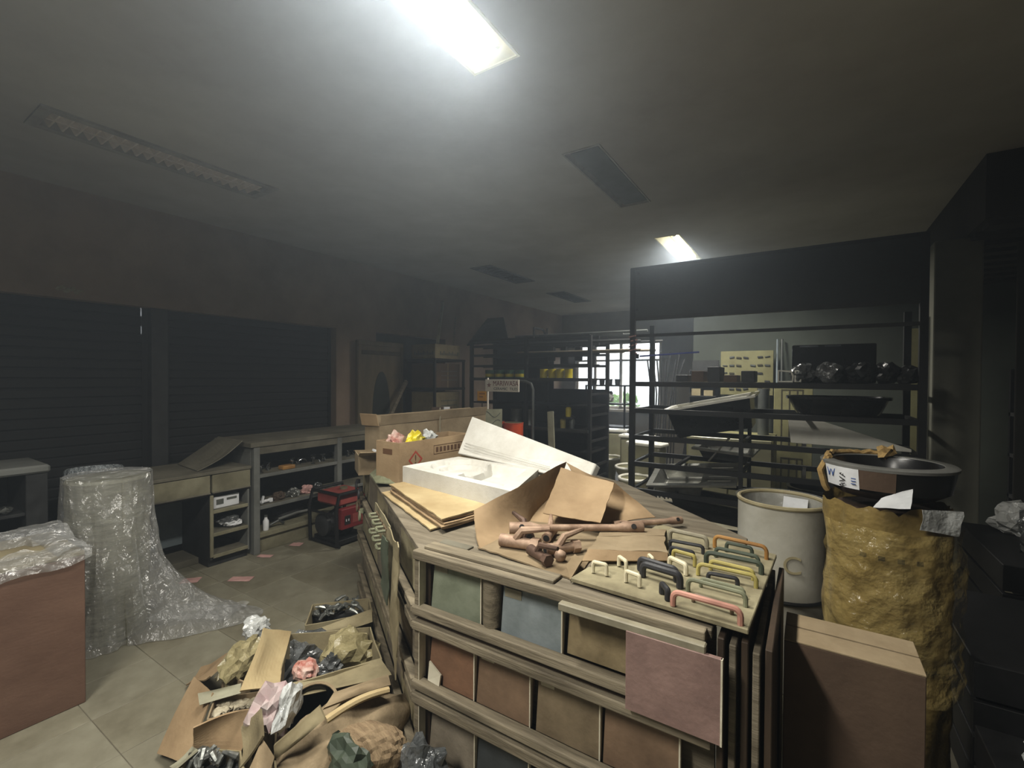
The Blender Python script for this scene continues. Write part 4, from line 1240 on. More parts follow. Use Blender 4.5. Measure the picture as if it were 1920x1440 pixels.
# ================================================================ ON TOP OF THE STAND
# flattened corrugated sheets
P0, P1, P2 = V(*(-1.185, 1.357, 0.93)), V(*(-1.781, 1.644, 0.93)), V(*(-1.144, 1.561, 0.93))
ex = (P2 - P0); ex.z = 0; ex = ex.normalized() * 0.62
ey = (P1 - P0); ey.z = 0
for k in range(6):
    z = 0.908 + 0.0085 * k
    j = V(random.uniform(-0.012, 0.012), random.uniform(-0.012, 0.012), 0)
    base = V(P0.x, P0.y, z) + j - ey.normalized() * (0.02 if k == 2 else 0)
    if k == 0:
        base = base - ex * 0.03 + ey * 0.04 + V(-0.03, 0.0, 0)
    q = [base, base + ex, base + ex + ey * 1.02, base + ey * 1.02]
    tag(sheet(q, 0.0055, nu=14, nv=14, amp=0.0025, freq=9, seed=k, ragged=0.02).build('corrugated_sheet', 'cardboard_pale' if k in (0, 5) else 'cardboard'),
        ('lowest pale corrugated sheet, jutting out under the flattened stack', 'second corrugated sheet from the bottom of the flattened stack', 'corrugated sheet third from the bottom, pushed out of the flattened stack',
         'corrugated sheet fourth from the bottom of the flattened stack', 'corrugated sheet directly under the top one of the flattened stack', 'topmost pale corrugated sheet under the white foam tray')[k], 'cardboard')

# foam tray with moulded hollows
tq = [V(*(-1.788, 1.731, 1.035)), V(*(-1.015, 1.594, 1.035)), V(*(-1.158, 2.06, 1.035)), V(*(-1.736, 2.127, 1.035))]
tr = thing('foam_tray', 'white foam packing tray with moulded sink hollows lying on the corrugated sheets', 'foam tray', (tq[0].x, tq[0].y, 0.953))
def traypt(u, v, z):
    p = (tq[0] * (1 - u) + tq[1] * u) * (1 - v) + (tq[3] * (1 - u) + tq[2] * u) * v
    return V(p.x, p.y, z)
def soft(d, w):
    t = max(0.0, min(1.0, d / w))
    return t * t * (3 - 2 * t)
def hollow(u, v):
    d = 0.0
    e1 = 1 - math.hypot((u - 0.31) / 0.24, (v - 0.55) / 0.40)
    d = max(d, 0.022 * soft(e1, 0.06), 0.0)
    e2 = 1 - math.hypot((u - 0.33) / 0.19, (v - 0.55) / 0.3)
    d += 0.022 * soft(e2, 0.1)
    r = min(u - 0.5, 0.9 - u, (v - 0.12) * 0.6, (0.9 - v) * 0.6)
    d = max(d, 0.062 * soft(r, 0.03))
    r2 = min(u - 0.42, 0.52 - u, (v - 0.25) * 0.6, (0.45 - v) * 0.6)
    d = max(d, 0.02 * soft(r2, 0.02))
    return d
m = MB()
nu, nv = 70, 44
m.grid(lambda u, v: traypt(u, v, 1.035 - hollow(u, v)), nu, nv)
o0 = len(m.v)
m.add([traypt(u, v, z) for z in (0.953, 1.035) for u, v in ((0, 0), (1, 0), (1, 1), (0, 1))], [(3, 2, 1, 0), (0, 1, 5, 4), (1, 2, 6, 5), (2, 3, 7, 6), (3, 0, 4, 7)])
wpart(m.build('tray_body', 'foam', smooth=True), tr)
# foam lid standing tilted on the tray
L0, L1, L2, L3 = V(*(-1.798, 2.188, 1.04)), V(*(-0.859, 1.979, 1.02)), V(*(-0.873, 2.12, 1.086)), V(*(-1.799, 2.33, 1.258))
fl = thing('foam_slab', 'thick white foam slab propped at a slant over the foam tray', 'foam slab', (L1.x, L1.y, 1.02))
wpart(sheet([L0, L1, L2, L3], 0.05, nu=1, nv=1, off=-((L1 - L0).cross(L3 - L0).normalized() * -0.028)).build('slab', 'foam', bevel=0.008, seg=3), fl)
nrm = (L1 - L0).cross(L3 - L0).normalized()
if nrm.y > 0:
    nrm = -nrm
for k in range(3):
    t0, t1 = 0.06 + 0.035 * k, 0.2 + 0.035 * k
    a = lerp(L0, L3, 0.16 + 0.07 * k) ; b = lerp(L1, L2, 0.12 + 0.05 * k)
    a2 = lerp(a, b, 0.04); b2 = lerp(a, b, 0.75)
    wpart(MB().bar(a2 + nrm * -0.0005, b2 + nrm * -0.0005, 0.0012, 0.003).build('moulded_rib', 'foam'), fl)

def open_carton(name, label, loc, rz, w, d, h, mat, flaps, cat='carton', th=0.005, z0=0.0):
    """Open-topped carton: body of four walls and a floor; each flap hinges on its rim (side, lean angle, length)."""
    o = thing(name, label, cat, loc, rz)
    m = MB()
    m.box(0, w, 0, d, 0, th)
    m.box(0, th, 0, d, th, h).box(w - th, w, 0, d, th, h).box(th, w - th, 0, th, th, h).box(th, w - th, d - th, d, th, h)
    m.build('carton_body', mat, o)
    for side, ang, ln in flaps:
        s, c = math.sin(R(ang)), math.cos(R(ang))
        if side == 'front':
            q = [(0, 0, h), (w, 0, h), (w, -ln * s, h + ln * c), (0, -ln * s, h + ln * c)]
        elif side == 'back':
            q = [(0, d, h), (w, d, h), (w, d + ln * s, h + ln * c), (0, d + ln * s, h + ln * c)]
        elif side == 'left':
            q = [(0, 0, h), (0, d, h), (-ln * s, d, h + ln * c), (-ln * s, 0, h + ln * c)]
        else:
            q = [(w, 0, h), (w, d, h), (w + ln * s, d, h + ln * c), (w + ln * s, 0, h + ln * c)]
        sheet(q, th, nu=6, nv=6, amp=0.006, freq=6, seed=ln * 10 + ang, ragged=0.012).build('flap', mat, o)
    return o
hc = open_carton('hazard_carton', 'open brown carton with a red hazard diamond beside the foam tray', (-2.07, 1.80, 0.902), R(-4), 0.2, 0.58, 0.24, 'cardboard', [])
hz = MB()
cy, cz, s = 0.115, 0.135, 0.052
for k in range(4):
    a0, a1 = math.pi / 2 * k, math.pi / 2 * (k + 1)
    for_o = [(0.2008, cy + r * math.cos(a), cz + r * math.sin(a)) for r, a in ((s, a0), (s, a1), (s * 0.76, a1), (s * 0.76, a0))]
    hz.add(for_o, [(0, 1, 2, 3)])
hz.build('hazard_diamond', 'ink_hazard', hc)
text_part('hazard_mark', '!', 0.07, 'ink_brown', hc, frame_m4((0.2008, cy, cz), (0, 1, 0), (0, 0, 1)))
m = MB()
for a in ((0.255, 0.495, 0.196, 0.199), (0.255, 0.495, 0.146, 0.149), (0.255, 0.258, 0.146, 0.199), (0.492, 0.495, 0.146, 0.199)):
    m.box(0.2, 0.2009, a[0], a[1], a[2], a[3])
m.build('stamp_frame', 'ink_brown', hc)
for k in range(7):
    MB().box(0.2, 0.2009, 0.272 + 0.031 * k, 0.292 + 0.031 * k, 0.158, 0.187).build('stamp_letter', 'ink_brown', hc)
MB().box(0.2, 0.2009, 0.52, 0.57, 0.14, 0.2).build('recycling_mark', 'h_green', hc)
MB().box(0.06, 0.14, -0.0009, 0, 0.17, 0.2).build('hand_hole', 'ink_brown', hc)
for k, (x, y, mt, lb) in enumerate(((0.06, 0.1, 'packet_red', 'red and yellow packet sticking out of the hazard carton'), (0.11, 0.2, 'can_yellow', 'yellow packet in the mouth of the hazard carton'), (0.1, 0.32, 'bag_white', 'pale plastic packet deeper inside the hazard carton'))):
    p = hc.matrix_basis @ V(x, y, 0.2)
    b = tag(MB().blob((0, 0, 0), (0.035, 0.06, 0.055), 3, 0.6, 2.4, k + 70).build('packet', mt, smooth=True), lb, 'packet')
    b.location = (p[0] - 0.01, p[1], p[2] + 0.02)
# long trough-shaped carton at the back
tg = open_carton('long_carton', 'long narrow open carton lying behind the hazard carton', (-2.6, 2.16, 0.902), 0.0, 0.15, 1.22, 0.27, 'cardboard_dusty', [('right', 12, 0.07), ('left', 25, 0.06)])
MB().tube([(0.155, 0.60, 0.01), (0.158, 0.60, 0.27), (0.15, 0.61, 0.36)], 0.005, 5).build('strapping', 'h_grey', tg)
wpart(sheet([V(-2.44, 2.14, 1.17), V(-2.6, 2.14, 1.17), V(-2.6, 2.12, 1.25), V(-2.44, 2.12, 1.25)], 0.006, nu=6, nv=4, amp=0.01).build('end_flap', 'cardboard', None), tg)
# small torn carton on the far corner
sc = open_carton('small_carton', 'small torn carton with papers on the far corner of the stand', (-2.19, 2.03, 0.902), R(147), 0.22, 0.2, 0.12, 'cardboard_dusty', [('left', 70, 0.09), ('front', 35, 0.1), ('right', 100, 0.08)])
tag(sheet([(-2.2, 2.02, 1.0), (-2.33, 2.1, 1.0), (-2.36, 2.02, 1.035), (-2.22, 1.95, 1.03)], 0.012, nu=2, nv=2).build('paper_stack', 'paper_white'), 'white papers lying in the small torn carton', 'paper')
tag(sheet([diag(0.98, 0.015, 0.93), diag(1.22, 0.015, 0.93), diag(1.2, -0.1, 1.02), diag(0.96, -0.1, 0.915)], 0.006, nu=2, nv=2).build('loose_panel', 'h_greygreen'), 'thin grey panel leaning against the small torn carton', 'panel')

# torn carton full of brass fittings
tc_ = thing('torn_carton', 'torn brown carton lying open, spilling dusty brass fittings', 'carton', (-0.884, 1.476, 0.902))
def tpiece(quad, mat, name, **kw):
    kw.setdefault('nu', 14); kw.setdefault('nv', 14)
    return wpart(sheet([V(*q) for q in quad], 0.005, **kw).build(name, mat, smooth=True), tc_)
tpiece([(-0.965, 1.292, 0.906), (-0.574, 1.244, 0.906), (-0.634, 1.664, 0.906), (-1.06, 1.679, 0.906)], 'cardboard_dusty', 'floor_panel', amp=0.004, ragged=0.03, seed=2)
tpiece([(-0.954, 1.287, 0.906), (-1.081, 1.42, 0.989), (-0.895, 1.84, 1.133), (-0.978, 1.84, 0.887)], 'cardboard', 'side_wall', amp=0.012, freq=6, ragged=0.02, bow=0.03, seed=4)
tpiece([(-1.023, 1.62, 0.889), (-0.97, 1.9, 1.05), (-0.733, 1.92, 1.017), (-0.671, 1.76, 0.914)], 'cardboard', 'back_wall', amp=0.006, seed=6)
tpiece([(-0.891, 1.78, 1.115), (-0.66, 1.8, 1.079), (-0.646, 1.62, 0.962), (-0.89, 1.62, 0.962)], 'cardboard', 'hanging_flap', amp=0.01, freq=5, ragged=0.03, bow=0.02, seed=9)
tpiece([(-0.905, 1.86, 1.129), (-0.687, 1.86, 1.069), (-0.513, 1.86, 0.948), (-0.704, 1.72, 0.919)], 'cardboard', 'curled_lid', amp=0.01, freq=6, ragged=0.04, bow=0.05, seed=12)
tpiece([(-0.633, 1.308, 0.912), (-0.583, 1.233, 0.905), (-0.59, 1.333, 0.93), (-0.632, 1.368, 0.93)], 'cardboard_dusty', 'lip', amp=0.004, ragged=0.05, nu=6, nv=6, seed=14)
def rod_fitting(a, b, label, r=0.0125, head=0.021, hole=True, mat='brass_dusty'):
    a, b = V(*a), V(*b)
    o = thing('brass_spanner', label, 'fitting', tuple(a))
    n = 14
    L = (b - a).length
    d = (b - a) / L
    pts, rr = [], []
    for t, q in ((0, head), (0.05, head), (0.16, head), (0.22, r), (0.8, r), (0.85, head * 0.95), (0.99, head * 0.95), (1, head * 0.85)):
        pts.append((b - a) * t); rr.append(q)
    MB().tube(pts, rr, 14).build('shaft', mat, o, smooth=True)
    if hole:
        for t in (0.09, 0.92):
            c = (b - a) * t
            side = V(0.0, -1, 0.45).normalized()
            side = (side - d * side.dot(d)).normalized()
            MB().tube([c + side * (head * 0.6), c + side * (head * 1.03)], head * 0.45, 12).build('socket_hole', 'ink_black', o)
    return o
rod_fitting((-0.912, 1.409, 0.955), (-0.508, 1.686, 0.955), 'long dusty brass tube spanner across the torn carton mouth')
rod_fitting((-0.636, 1.725, 0.93), (-0.43, 1.944, 0.93), 'second brass tube spanner lying behind the first', r=0.011, head=0.016)
def brass_tap(loc, rz, s, label, mat='brass_dusty'):
    o = thing('brass_tap', label, 'tap', loc, rz)
    MB().tube([(-0.05 * s, 0, 0.022 * s), (0.05 * s, 0, 0.022 * s)], [0.02 * s, 0.016 * s], 12).build('body', mat, o, smooth=True)
    MB().tube([(0.05 * s, 0, 0.022 * s), (0.075 * s, 0, 0.022 * s)], 0.022 * s, 6).build('hex_nut', mat, o)
    MB().tube([(0.0, 0, 0.03 * s), (0.02 * s, 0, 0.06 * s), (0.1 * s, 0.02 * s, 0.07 * s)], [0.014 * s, 0.012 * s, 0.007 * s], 8).build('lever', mat, o, smooth=True)
    MB().tube([(-0.052 * s, 0, 0.022 * s), (-0.049 * s, 0, 0.022 * s)], 0.013 * s, 10).build('bore', 'ink_black', o)
    return o
brass_tap((-0.847, 1.352, 0.908), 0.15, 1.15, 'flared brass fitting at the torn edge of the carton')
brass_tap((-0.739, 1.311, 0.908), -0.5, 0.9, 'brass stop tap lying in the middle of the torn carton', 'brass_dark')
brass_tap((-0.702, 1.391, 0.908), 0.9, 1.0, 'round-bodied brass tap at the front of the torn carton')
brass_tap((-0.875, 1.461, 0.908), 2.4, 1.0, 'dark brass fitting under the long tube spanner', 'brass_dark')
brass_tap((-0.796, 1.5, 0.908), 1.8, 0.9, 'dusty brass fitting wedged behind the stop tap')
tag(MB().blob((-0.674, 1.345, 0.925), (0.02, 0.02, 0.02), 2, 0.1, 2, 3).build('brass_ball', 'brass_dusty', smooth=True), 'brass ball cap beside the round-bodied tap', 'ball')

# torn flat strip of carton
cs = thing('carton_strip', 'torn carton strip with an orange-brown folded edge in front of the handles', 'cardboard', (-0.52, 1.515, 0.925))
wpart(sheet([V(*(-0.584, 1.359, 0.96)), V(*(-0.371, 1.494, 0.95)), V(*(-0.423, 1.65, 0.95)), V(*(-0.612, 1.506, 0.955))], 0.005, nu=12, nv=8, amp=0.012, freq=9, ragged=0.06, seed=3).build('top_panel', 'cardboard_dusty'), cs)
wpart(sheet([V(*(-0.585, 1.321, 0.935)), V(*(-0.37, 1.479, 0.93)), V(*(-0.371, 1.494, 0.95)), V(*(-0.584, 1.359, 0.96))], 0.005, nu=10, nv=3, amp=0.004, ragged=0.03, seed=5).build('folded_edge', 'cardboard'), cs)
wpart(sheet([V(*(-0.612, 1.506, 0.955)), V(*(-0.423, 1.65, 0.95)), V(*(-0.463, 1.842, 0.915)), V(*(-0.675, 1.715, 0.915))], 0.005, nu=10, nv=3, amp=0.004, ragged=0.03, seed=7).build('rear_fold', 'cardboard_dusty'), cs)

# display board of pull handles
HB = [V(*(-0.581, 1.228, 0.912)), V(*(-0.112, 1.187, 0.918)), V(*(-0.085, 1.752, 0.918)), V(*(-0.504, 1.881, 0.912))]
hb = thing('handle_board', 'dusty sample board of coloured pull handles on the stand corner', 'display board', (-0.3, 1.5, 0.904))
wpart(sheet(HB, 0.013, nu=2, nv=2).build('board', 'board_panel', bevel=0.002, seg=1), hb)
def pullh(a, b, h, r, mat, label=None):
    hnd = wpart(MB().tube(arch(a, b, h), r, 8).build('handle', mat, smooth=True), hb)
    if label:
        hnd['label'] = label
    return hnd
zb = 0.924
pullh((-0.286, 1.21, 0.924), (-0.13, 1.2, 0.924), 0.036, 0.0075, 'h_pink', 'pink pull handle')
pullh((-0.247, 1.26, 0.924), (-0.154, 1.243, 0.924), 0.02, 0.005, 'h_brown', 'short brown pull handle')
pullh((-0.272, 1.315, 0.924), (-0.13, 1.303, 0.924), 0.034, 0.006, 'h_greygreen', 'grey-green pull handle')
pullh((-0.248, 1.362, 0.924), (-0.139, 1.352, 0.924), 0.024, 0.005, 'h_greygreen')
pullh((-0.237, 1.41, 0.924), (-0.162, 1.415, 0.924), 0.024, 0.006, 'h_dark', 'short dark pull handle')
pullh((-0.27, 1.44, 0.924), (-0.118, 1.437, 0.924), 0.034, 0.006, 'h_yellow', 'yellow pull handle')
pullh((-0.246, 1.501, 0.924), (-0.13, 1.489, 0.924), 0.028, 0.006, 'h_yellow')
pullh((-0.267, 1.55, 0.924), (-0.114, 1.547, 0.924), 0.034, 0.0075, 'h_green', 'dark green pull handle')
pullh((-0.25, 1.619, 0.924), (-0.127, 1.609, 0.924), 0.03, 0.006, 'h_green')
pullh((-0.228, 1.689, 0.924), (-0.151, 1.679, 0.924), 0.03, 0.006, 'h_green')
pullh((-0.268, 1.71, 0.924), (-0.11, 1.685, 0.924), 0.04, 0.0065, 'h_orange', 'orange pull handle')
pullh((-0.415, 1.699, 0.924), (-0.289, 1.684, 0.924), 0.036, 0.008, 'h_grey', 'grey pull handle')
pullh((-0.396, 1.624, 0.924), (-0.29, 1.625, 0.924), 0.024, 0.006, 'h_dark')
pullh((-0.379, 1.566, 0.924), (-0.307, 1.56, 0.924), 0.022, 0.006, 'h_dark')
pullh((-0.359, 1.514, 0.924), (-0.291, 1.5, 0.924), 0.032, 0.006, 'h_yellow')
pullh((-0.355, 1.452, 0.924), (-0.3, 1.42, 0.924), 0.03, 0.007, 'h_cream', 'cream pull handle')
pullh((-0.404, 1.342, 0.924), (-0.295, 1.323, 0.924), 0.036, 0.010, 'h_dark', 'thick black pull handle')
pullh((-0.425, 1.383, 0.924), (-0.313, 1.359, 0.924), 0.034, 0.009, 'h_dark')
pullh((-0.328, 1.263, 0.924), (-0.305, 1.232, 0.924), 0.026, 0.008, 'h_dark')
pullh((-0.537, 1.29, 0.924), (-0.495, 1.29, 0.924), 0.03, 0.006, 'h_cream', 'small cream loop handle')
pullh((-0.433, 1.28, 0.924), (-0.39, 1.268, 0.924), 0.03, 0.006, 'h_cream')
pullh((-0.489, 1.378, 0.924), (-0.457, 1.352, 0.924), 0.028, 0.006, 'h_cream')
pullh((-0.418, 1.45, 0.924), (-0.399, 1.428, 0.924), 0.026, 0.005, 'h_cream')
#PART4
# ================================================================ SINK RACK WITH SIGN BOARD
sr = thing('sink_rack', 'tall black angle-iron rack with a dark header board, holding sinks and tubs', 'rack', (-0.33, 4.0, 0))
RX0, RX1, RYD = -0.98, 0.95, 0.6
for x in (RX0, RX1):
    for y in (0, RYD):
        top = 2.46 if y == 0 else 2.02
        pbox('post', 'black_metal', sr, x - 0.022, x + 0.022, y - 0.022, y + 0.022, 0, top, 0)
for y in (0.0, RYD):
    pbox('post', 'black_metal', sr, -0.13, -0.1, y - 0.015, y + 0.015, 0, 1.24, 0)
for z in (0.524, 0.757, 0.989, 1.222, 1.454):
    for y in (0, RYD):
        pbox('rail', 'black_metal', sr, RX0, RX1, y - 0.018, y + 0.018, z - 0.02, z + 0.02, 0)
    for x in (RX0, -0.62, -0.115, 0.3, RX1):
        if (z == 1.222 and x in (-0.62, -0.115)) or (z == 0.524 and x == 0.3):
            continue
        pbox('cross_bar', 'black_metal', sr, x - 0.012, x + 0.012, 0.018, RYD - 0.018, z - 0.012, z + 0.012, 0)
for z in (0.29, 0.06):
    for y in (0, RYD):
        pbox('rail', 'black_metal', sr, RX0, RX1, y - 0.018, y + 0.018, z - 0.02, z + 0.02, 0)
pbox('header_board', 'sign_back', sr, RX0, RX1, -0.012, 0.0, 2.03, 2.445, 0)
pbox('header_frame', 'black_metal', sr, RX0 - 0.02, RX1 + 0.02, -0.02, 0.02, 2.44, 2.465, 0)
pbox('header_frame', 'dark_grey', sr, RX0 - 0.02, RX1 + 0.02, -0.02, 0.02, 2.005, 2.035, 0)
pbox('tie_rail', 'dark_grey', sr, RX0, RX1, -0.012, 0.012, 1.86, 1.885, 0)
for k, (x, z) in enumerate(((-0.93, 2.41), (-0.94, 2.1))):
    MB().lathe([(0.012, 0), (0.012, 0.006), (0, 0.006)], 10, (x, -0.012, z), m=Matrix.Rotation(R(90), 4, 'X')).build('bolt', 'black_metal', sr)
tw = MB().tube([(RX0 + 0.035 * math.cos(t * 1.9), 0.035 * math.sin(t * 1.9), 1.72 + 0.012 * t) for t in range(14)], 0.007, 5)
tw.build('rag_tie', 'paper_pink', sr)
tag(MB().tube([(-1.28, 4.1, 1.70), (-0.78, 4.1, 1.725)], 0.008, 6).build('blue_lit_rod', 'blue_lit_rod'), 'thin metal rod with blue light painted in, level behind the sink rack post', 'rod')
wpart(MB().bar((-1.3, 4.1, 1.68), (-1.3, 4.1, 1.72), 0.02, 0.02).build('rod_clip', 'black_metal'), sr)

def sink(label, loc, rot, w, d, h, rim_mat, shell_mat, drain=True):
    o = thing('sink', label, 'sink', loc)
    o.rotation_euler = rot
    b0, b1 = (-w / 2 + 0.05, w / 2 - 0.05) if not drain else (-w / 2 + 0.05, w * 0.12)
    m = MB()
    def rimpt(x, y):
        return (x, y, h)
    xo, yo = w / 2, d / 2
    yi = d / 2 - 0.045
    m.add([(-xo, -yo, h), (xo, -yo, h), (xo, yo, h), (-xo, yo, h), (b0, -yi, h), (b1, -yi, h), (b1, yi, h), (b0, yi, h)],
          [(0, 1, 5, 4), (1, 2, 6, 5), (2, 3, 7, 6), (3, 0, 4, 7)])
    m.add([(-xo, -yo, h - 0.018), (xo, -yo, h - 0.018), (xo, yo, h - 0.018), (-xo, yo, h - 0.018), (-xo, -yo, h), (xo, -yo, h), (xo, yo, h), (-xo, yo, h)],
          [(0, 1, 5, 4), (1, 2, 6, 5), (2, 3, 7, 6), (3, 0, 4, 7)])
    m.build('rim', rim_mat, o)
    bw = MB()
    k = 0.035
    bw.add([(b0, -yi, h), (b1, -yi, h), (b1, yi, h), (b0, yi, h), (b0 + k, -yi + k, 0.012), (b1 - k, -yi + k, 0.012), (b1 - k, yi - k, 0.012), (b0 + k, yi - k, 0.012)],
           [(0, 4, 5, 1), (1, 5, 6, 2), (2, 6, 7, 3), (3, 7, 4, 0), (4, 7, 6, 5)])
    bw.build('bowl', rim_mat, o, bevel=0.02, seg=3)
    sh = MB()
    e = 0.008
    sh.add([(b0 - e, -yi - e, h - 0.004), (b1 + e, -yi - e, h - 0.004), (b1 + e, yi + e, h - 0.004), (b0 - e, yi + e, h - 0.004), (b0 + k - e, -yi + k - e, 0), (b1 - k + e, -yi + k - e, 0), (b1 - k + e, yi - k + e, 0), (b0 + k - e, yi - k + e, 0)],
           [(0, 4, 5, 1), (1, 5, 6, 2), (2, 6, 7, 3), (3, 7, 4, 0), (4, 7, 6, 5)])
    sh.build('shell', shell_mat, o)
    if drain:
        for q in range(4):
            MB().box(b1 + 0.05, xo - 0.05, -yi + 0.04 + q * (2 * yi - 0.1) / 3, -yi + 0.048 + q * (2 * yi - 0.1) / 3, h, h + 0.004).build('drain_ridge', rim_mat, o)
    MB().lathe([(0.028, 0.013), (0.03, 0.015), (0.018, 0.013), (0, 0.012)], 14, ((b0 + b1) / 2, 0, 0)).build('waste_hole', 'basin_black', o)
    return o
sink('dark-shelled sink with a pale rim tilted on the upper rails of the rack', (-0.67, 4.30, 1.06), (R(3), R(-12), 0), 0.74, 0.46, 0.26, 'ceramic_white', 'basin_black', drain=False)
sink('stainless steel sink with drainer on the lower rail of the rack', (-0.83, 4.28, 0.55), (R(16), R(-7), 0), 0.72, 0.44, 0.13, 'steel_brushed', 'steel_brushed')
sink('steel sink with a round bowl rim behind the one with the drainer', (-0.62, 4.46, 0.80), (R(8), R(2), R(-8)), 0.5, 0.26, 0.1, 'steel_brushed', 'dark_grey', drain=False)
sink('black sink on the low rail under the stainless one', (-0.72, 4.3, 0.31), (0, R(3), 0), 0.66, 0.44, 0.17, 'basin_black', 'basin_black', drain=False)
tag(MB().bar((-0.74, 4.36, 0.78), (-0.57, 4.32, 1.0), 0.02, 0.012).build('steel_strip', 'steel_brushed'), 'thin steel strip leaning on the rails above the stainless sink', 'strip')

def bathtub(label, loc, rz, w, d, h, inner, outer, rot=(0, 0)):
    o = thing('bathtub', label, 'bathtub', loc)
    o.rotation_euler = (rot[0], rot[1], rz)
    def prof(n, k, z, s):
        out = []
        for i in range(n):
            a = 2 * math.pi * i / n
            c, q = math.cos(a), math.sin(a)
            x = math.copysign(abs(c) ** 0.55, c) * w / 2 * s
            y = math.copysign(abs(q) ** 0.6, q) * d / 2 * s
            out.append((x, y, z))
        return out
    n = 32
    def shell(rings, mat, name, close_first):
        vs = [p for r in rings for p in r]
        fs = []
        for i in range(len(rings) - 1):
            for j in range(n):
                fs.append((i * n + j, i * n + (j + 1) % n, (i + 1) * n + (j + 1) % n, (i + 1) * n + j))
        fs.append(tuple(range(n)) if close_first else tuple(range((len(rings) - 1) * n, len(rings) * n)))
        MB().add(vs, fs).build(name, mat, o, smooth=True)
    shell([prof(n, 0, 0, 0.78), prof(n, 0, 0.02, 0.82), prof(n, 0, h * 0.6, 0.9), prof(n, 0, h - 0.02, 0.94), prof(n, 0, h - 0.02, 1.0), prof(n, 0, h, 1.0)], outer, 'outer_shell', True)
    shell([prof(n, 0, h, 1.0), prof(n, 0, h, 0.93), prof(n, 0, h * 0.5, 0.84), prof(n, 0, 0.05, 0.76), prof(n, 0, 0.03, 0.6)], inner, 'inner_shell', False)
    return o
bathtub('dark round-ended tub resting on the upper right rails of the rack', (0.17, 4.3, 1.245), 0, 0.66, 0.46, 0.13, 'basin_black', 'basin_black')
wt = thing('bath_surround', 'white tapering bath panel lying between the right rails of the rack', 'panel', (-0.1, 4.2, 1.01))
q = [(-0.12, 4.2, 1.01), (0.6, 4.2, 1.0), (0.60, 4.2, 1.02), (0.09, 4.22, 1.185), (-0.14, 4.22, 1.19)]
mm = MB()
vs = [V(*p) - V(-0.1, 4.2, 1.01) for p in q]
mm.add(vs + [p + V(0, 0.03, 0) for p in vs], [(0, 1, 2, 3, 4), (9, 8, 7, 6, 5)] + [(i, (i + 1) % 5, 5 + (i + 1) % 5, 5 + i) for i in range(5)])
mm.build('panel_face', 'ceramic_white', wt, bevel=0.004)
bathtub('black tub standing low on the bottom right rails of the rack', (0.2, 4.32, 0.315), 0, 0.7, 0.5, 0.36, 'basin_black', 'basin_black')
# wrapped dark goods on the top rail
dg = thing('wrapped_appliance', 'black appliance with two chrome strips for glints on the top rail of the rack', 'appliance', (-0.12, 4.2, 1.476))
MB().box(0, 0.52, 0, 0.3, 0, 0.29).build('casing', 'basin_black', dg, bevel=0.01)
for x0, x1 in ((0.05, 0.17), (0.21, 0.31)):  # chrome strips modelled in place of glints on the casing
    MB().box(x0, x1, -0.006, 0.004, 0.272, 0.284).build('glint_strip', 'chrome', dg)
for k, (x, z, s, mt) in enumerate(((-0.05, 1.55, 0.09, 'bag_grey'), (0.12, 1.56, 0.1, 'bag_grey'), (0.3, 1.55, 0.1, 'basin_black'), (0.45, 1.53, 0.09, 'basin_black'), (0.55, 1.53, 0.08, 'dark_grey'))):
    tag(MB().blob((x, 4.08, 1.477 + s * 0.75), (s * 0.85, 0.07, s * 0.8), 3, 0.4, 2, k + 90, flat=1.477).build('wrapped_fitting', mt),
        ('grey film-wrapped fitting in front of the black appliance, nearest the white frames', 'crumpled grey film bundle before the middle of the black appliance', 'dark wrapped bundle below the glint strips of the black appliance', 'black wrapped bundle at the far corner of the black appliance', 'dark bundle beyond the black appliance on the top rail')[k], 'packet')
for k, x in enumerate((-0.2, -0.09)):
    o = thing('towel_ring', ('white square frame propped on the top rail of the rack', 'white narrow frame propped beside the square one')[k], 'frame', (x, 4.03, 1.476))
    w_ = 0.09 if k == 0 else 0.03
    MB().tube([(0, 0, 0.008), (w_, 0, 0.008), (w_ * 1.05, 0, 0.05), (w_ * 0.9, 0, 0.085), (0, 0, 0.09)], 0.008, 6, closed=True).build('frame_loop', 'ceramic_white', o, smooth=True)
for k in range(5):
    x = -1.0 + 0.13 * k
    tag(MB().box(x, x + 0.1, 4.25, 4.5, 1.476, 1.5 + 0.035 * (k % 3 + 1)).build('parts_box', 'cardboard_brown' if k % 2 else 'dark_grey', bevel=0.004),
        'dark small parts box on the top rail of the sink rack', 'box', 'parts boxes on the top rail')

# ================================================================ BEHIND THE SINK RACK
pb = thing('peg_display', 'yellow-green display board crowded with small fittings behind the sink rack', 'display board', (-0.98, 6.55, 0))
pbox('board', 'panel_cream', pb, 0, 0.6, 0, 0.02, 1.3, 1.86, 0.004)
for k in range(5):
    for j in range(7):
        x, z = 0.05 + 0.08 * j, 1.38 + 0.1 * k
        if (k * 3 + j) % 4:
            MB().bar((x - 0.025, -0.008, z), (x + 0.03, -0.008, z + random.uniform(-0.01, 0.01)), 0.016, random.choice((0.008, 0.018))).build('fitting', random.choice(('groove', 'h_dark', 'can_grey')), pb)
for k, x in enumerate((0.1, 0.5)):
    pbox('leg', 'groove', pb, x, x + 0.03, 0.0, 0.03, 0, 1.3, 0)
pd = thing('parts_shelf', 'dim shelf board of boxed parts beside the peg display', 'shelf', (-1.34, 6.4, 0))
pbox('back', 'dark_grey', pd, 0, 0.33, 0.2, 0.22, 0, 1.75, 0)
for z in (1.1, 1.27, 1.44, 1.61):
    pbox('shelf', 'dark_grey', pd, 0, 0.33, 0, 0.2, z, z + 0.015, 0)
    pbox('side_bracket', 'dark_grey', pd, 0, 0.012, 0, 0.2, z - 0.12, z, 0)
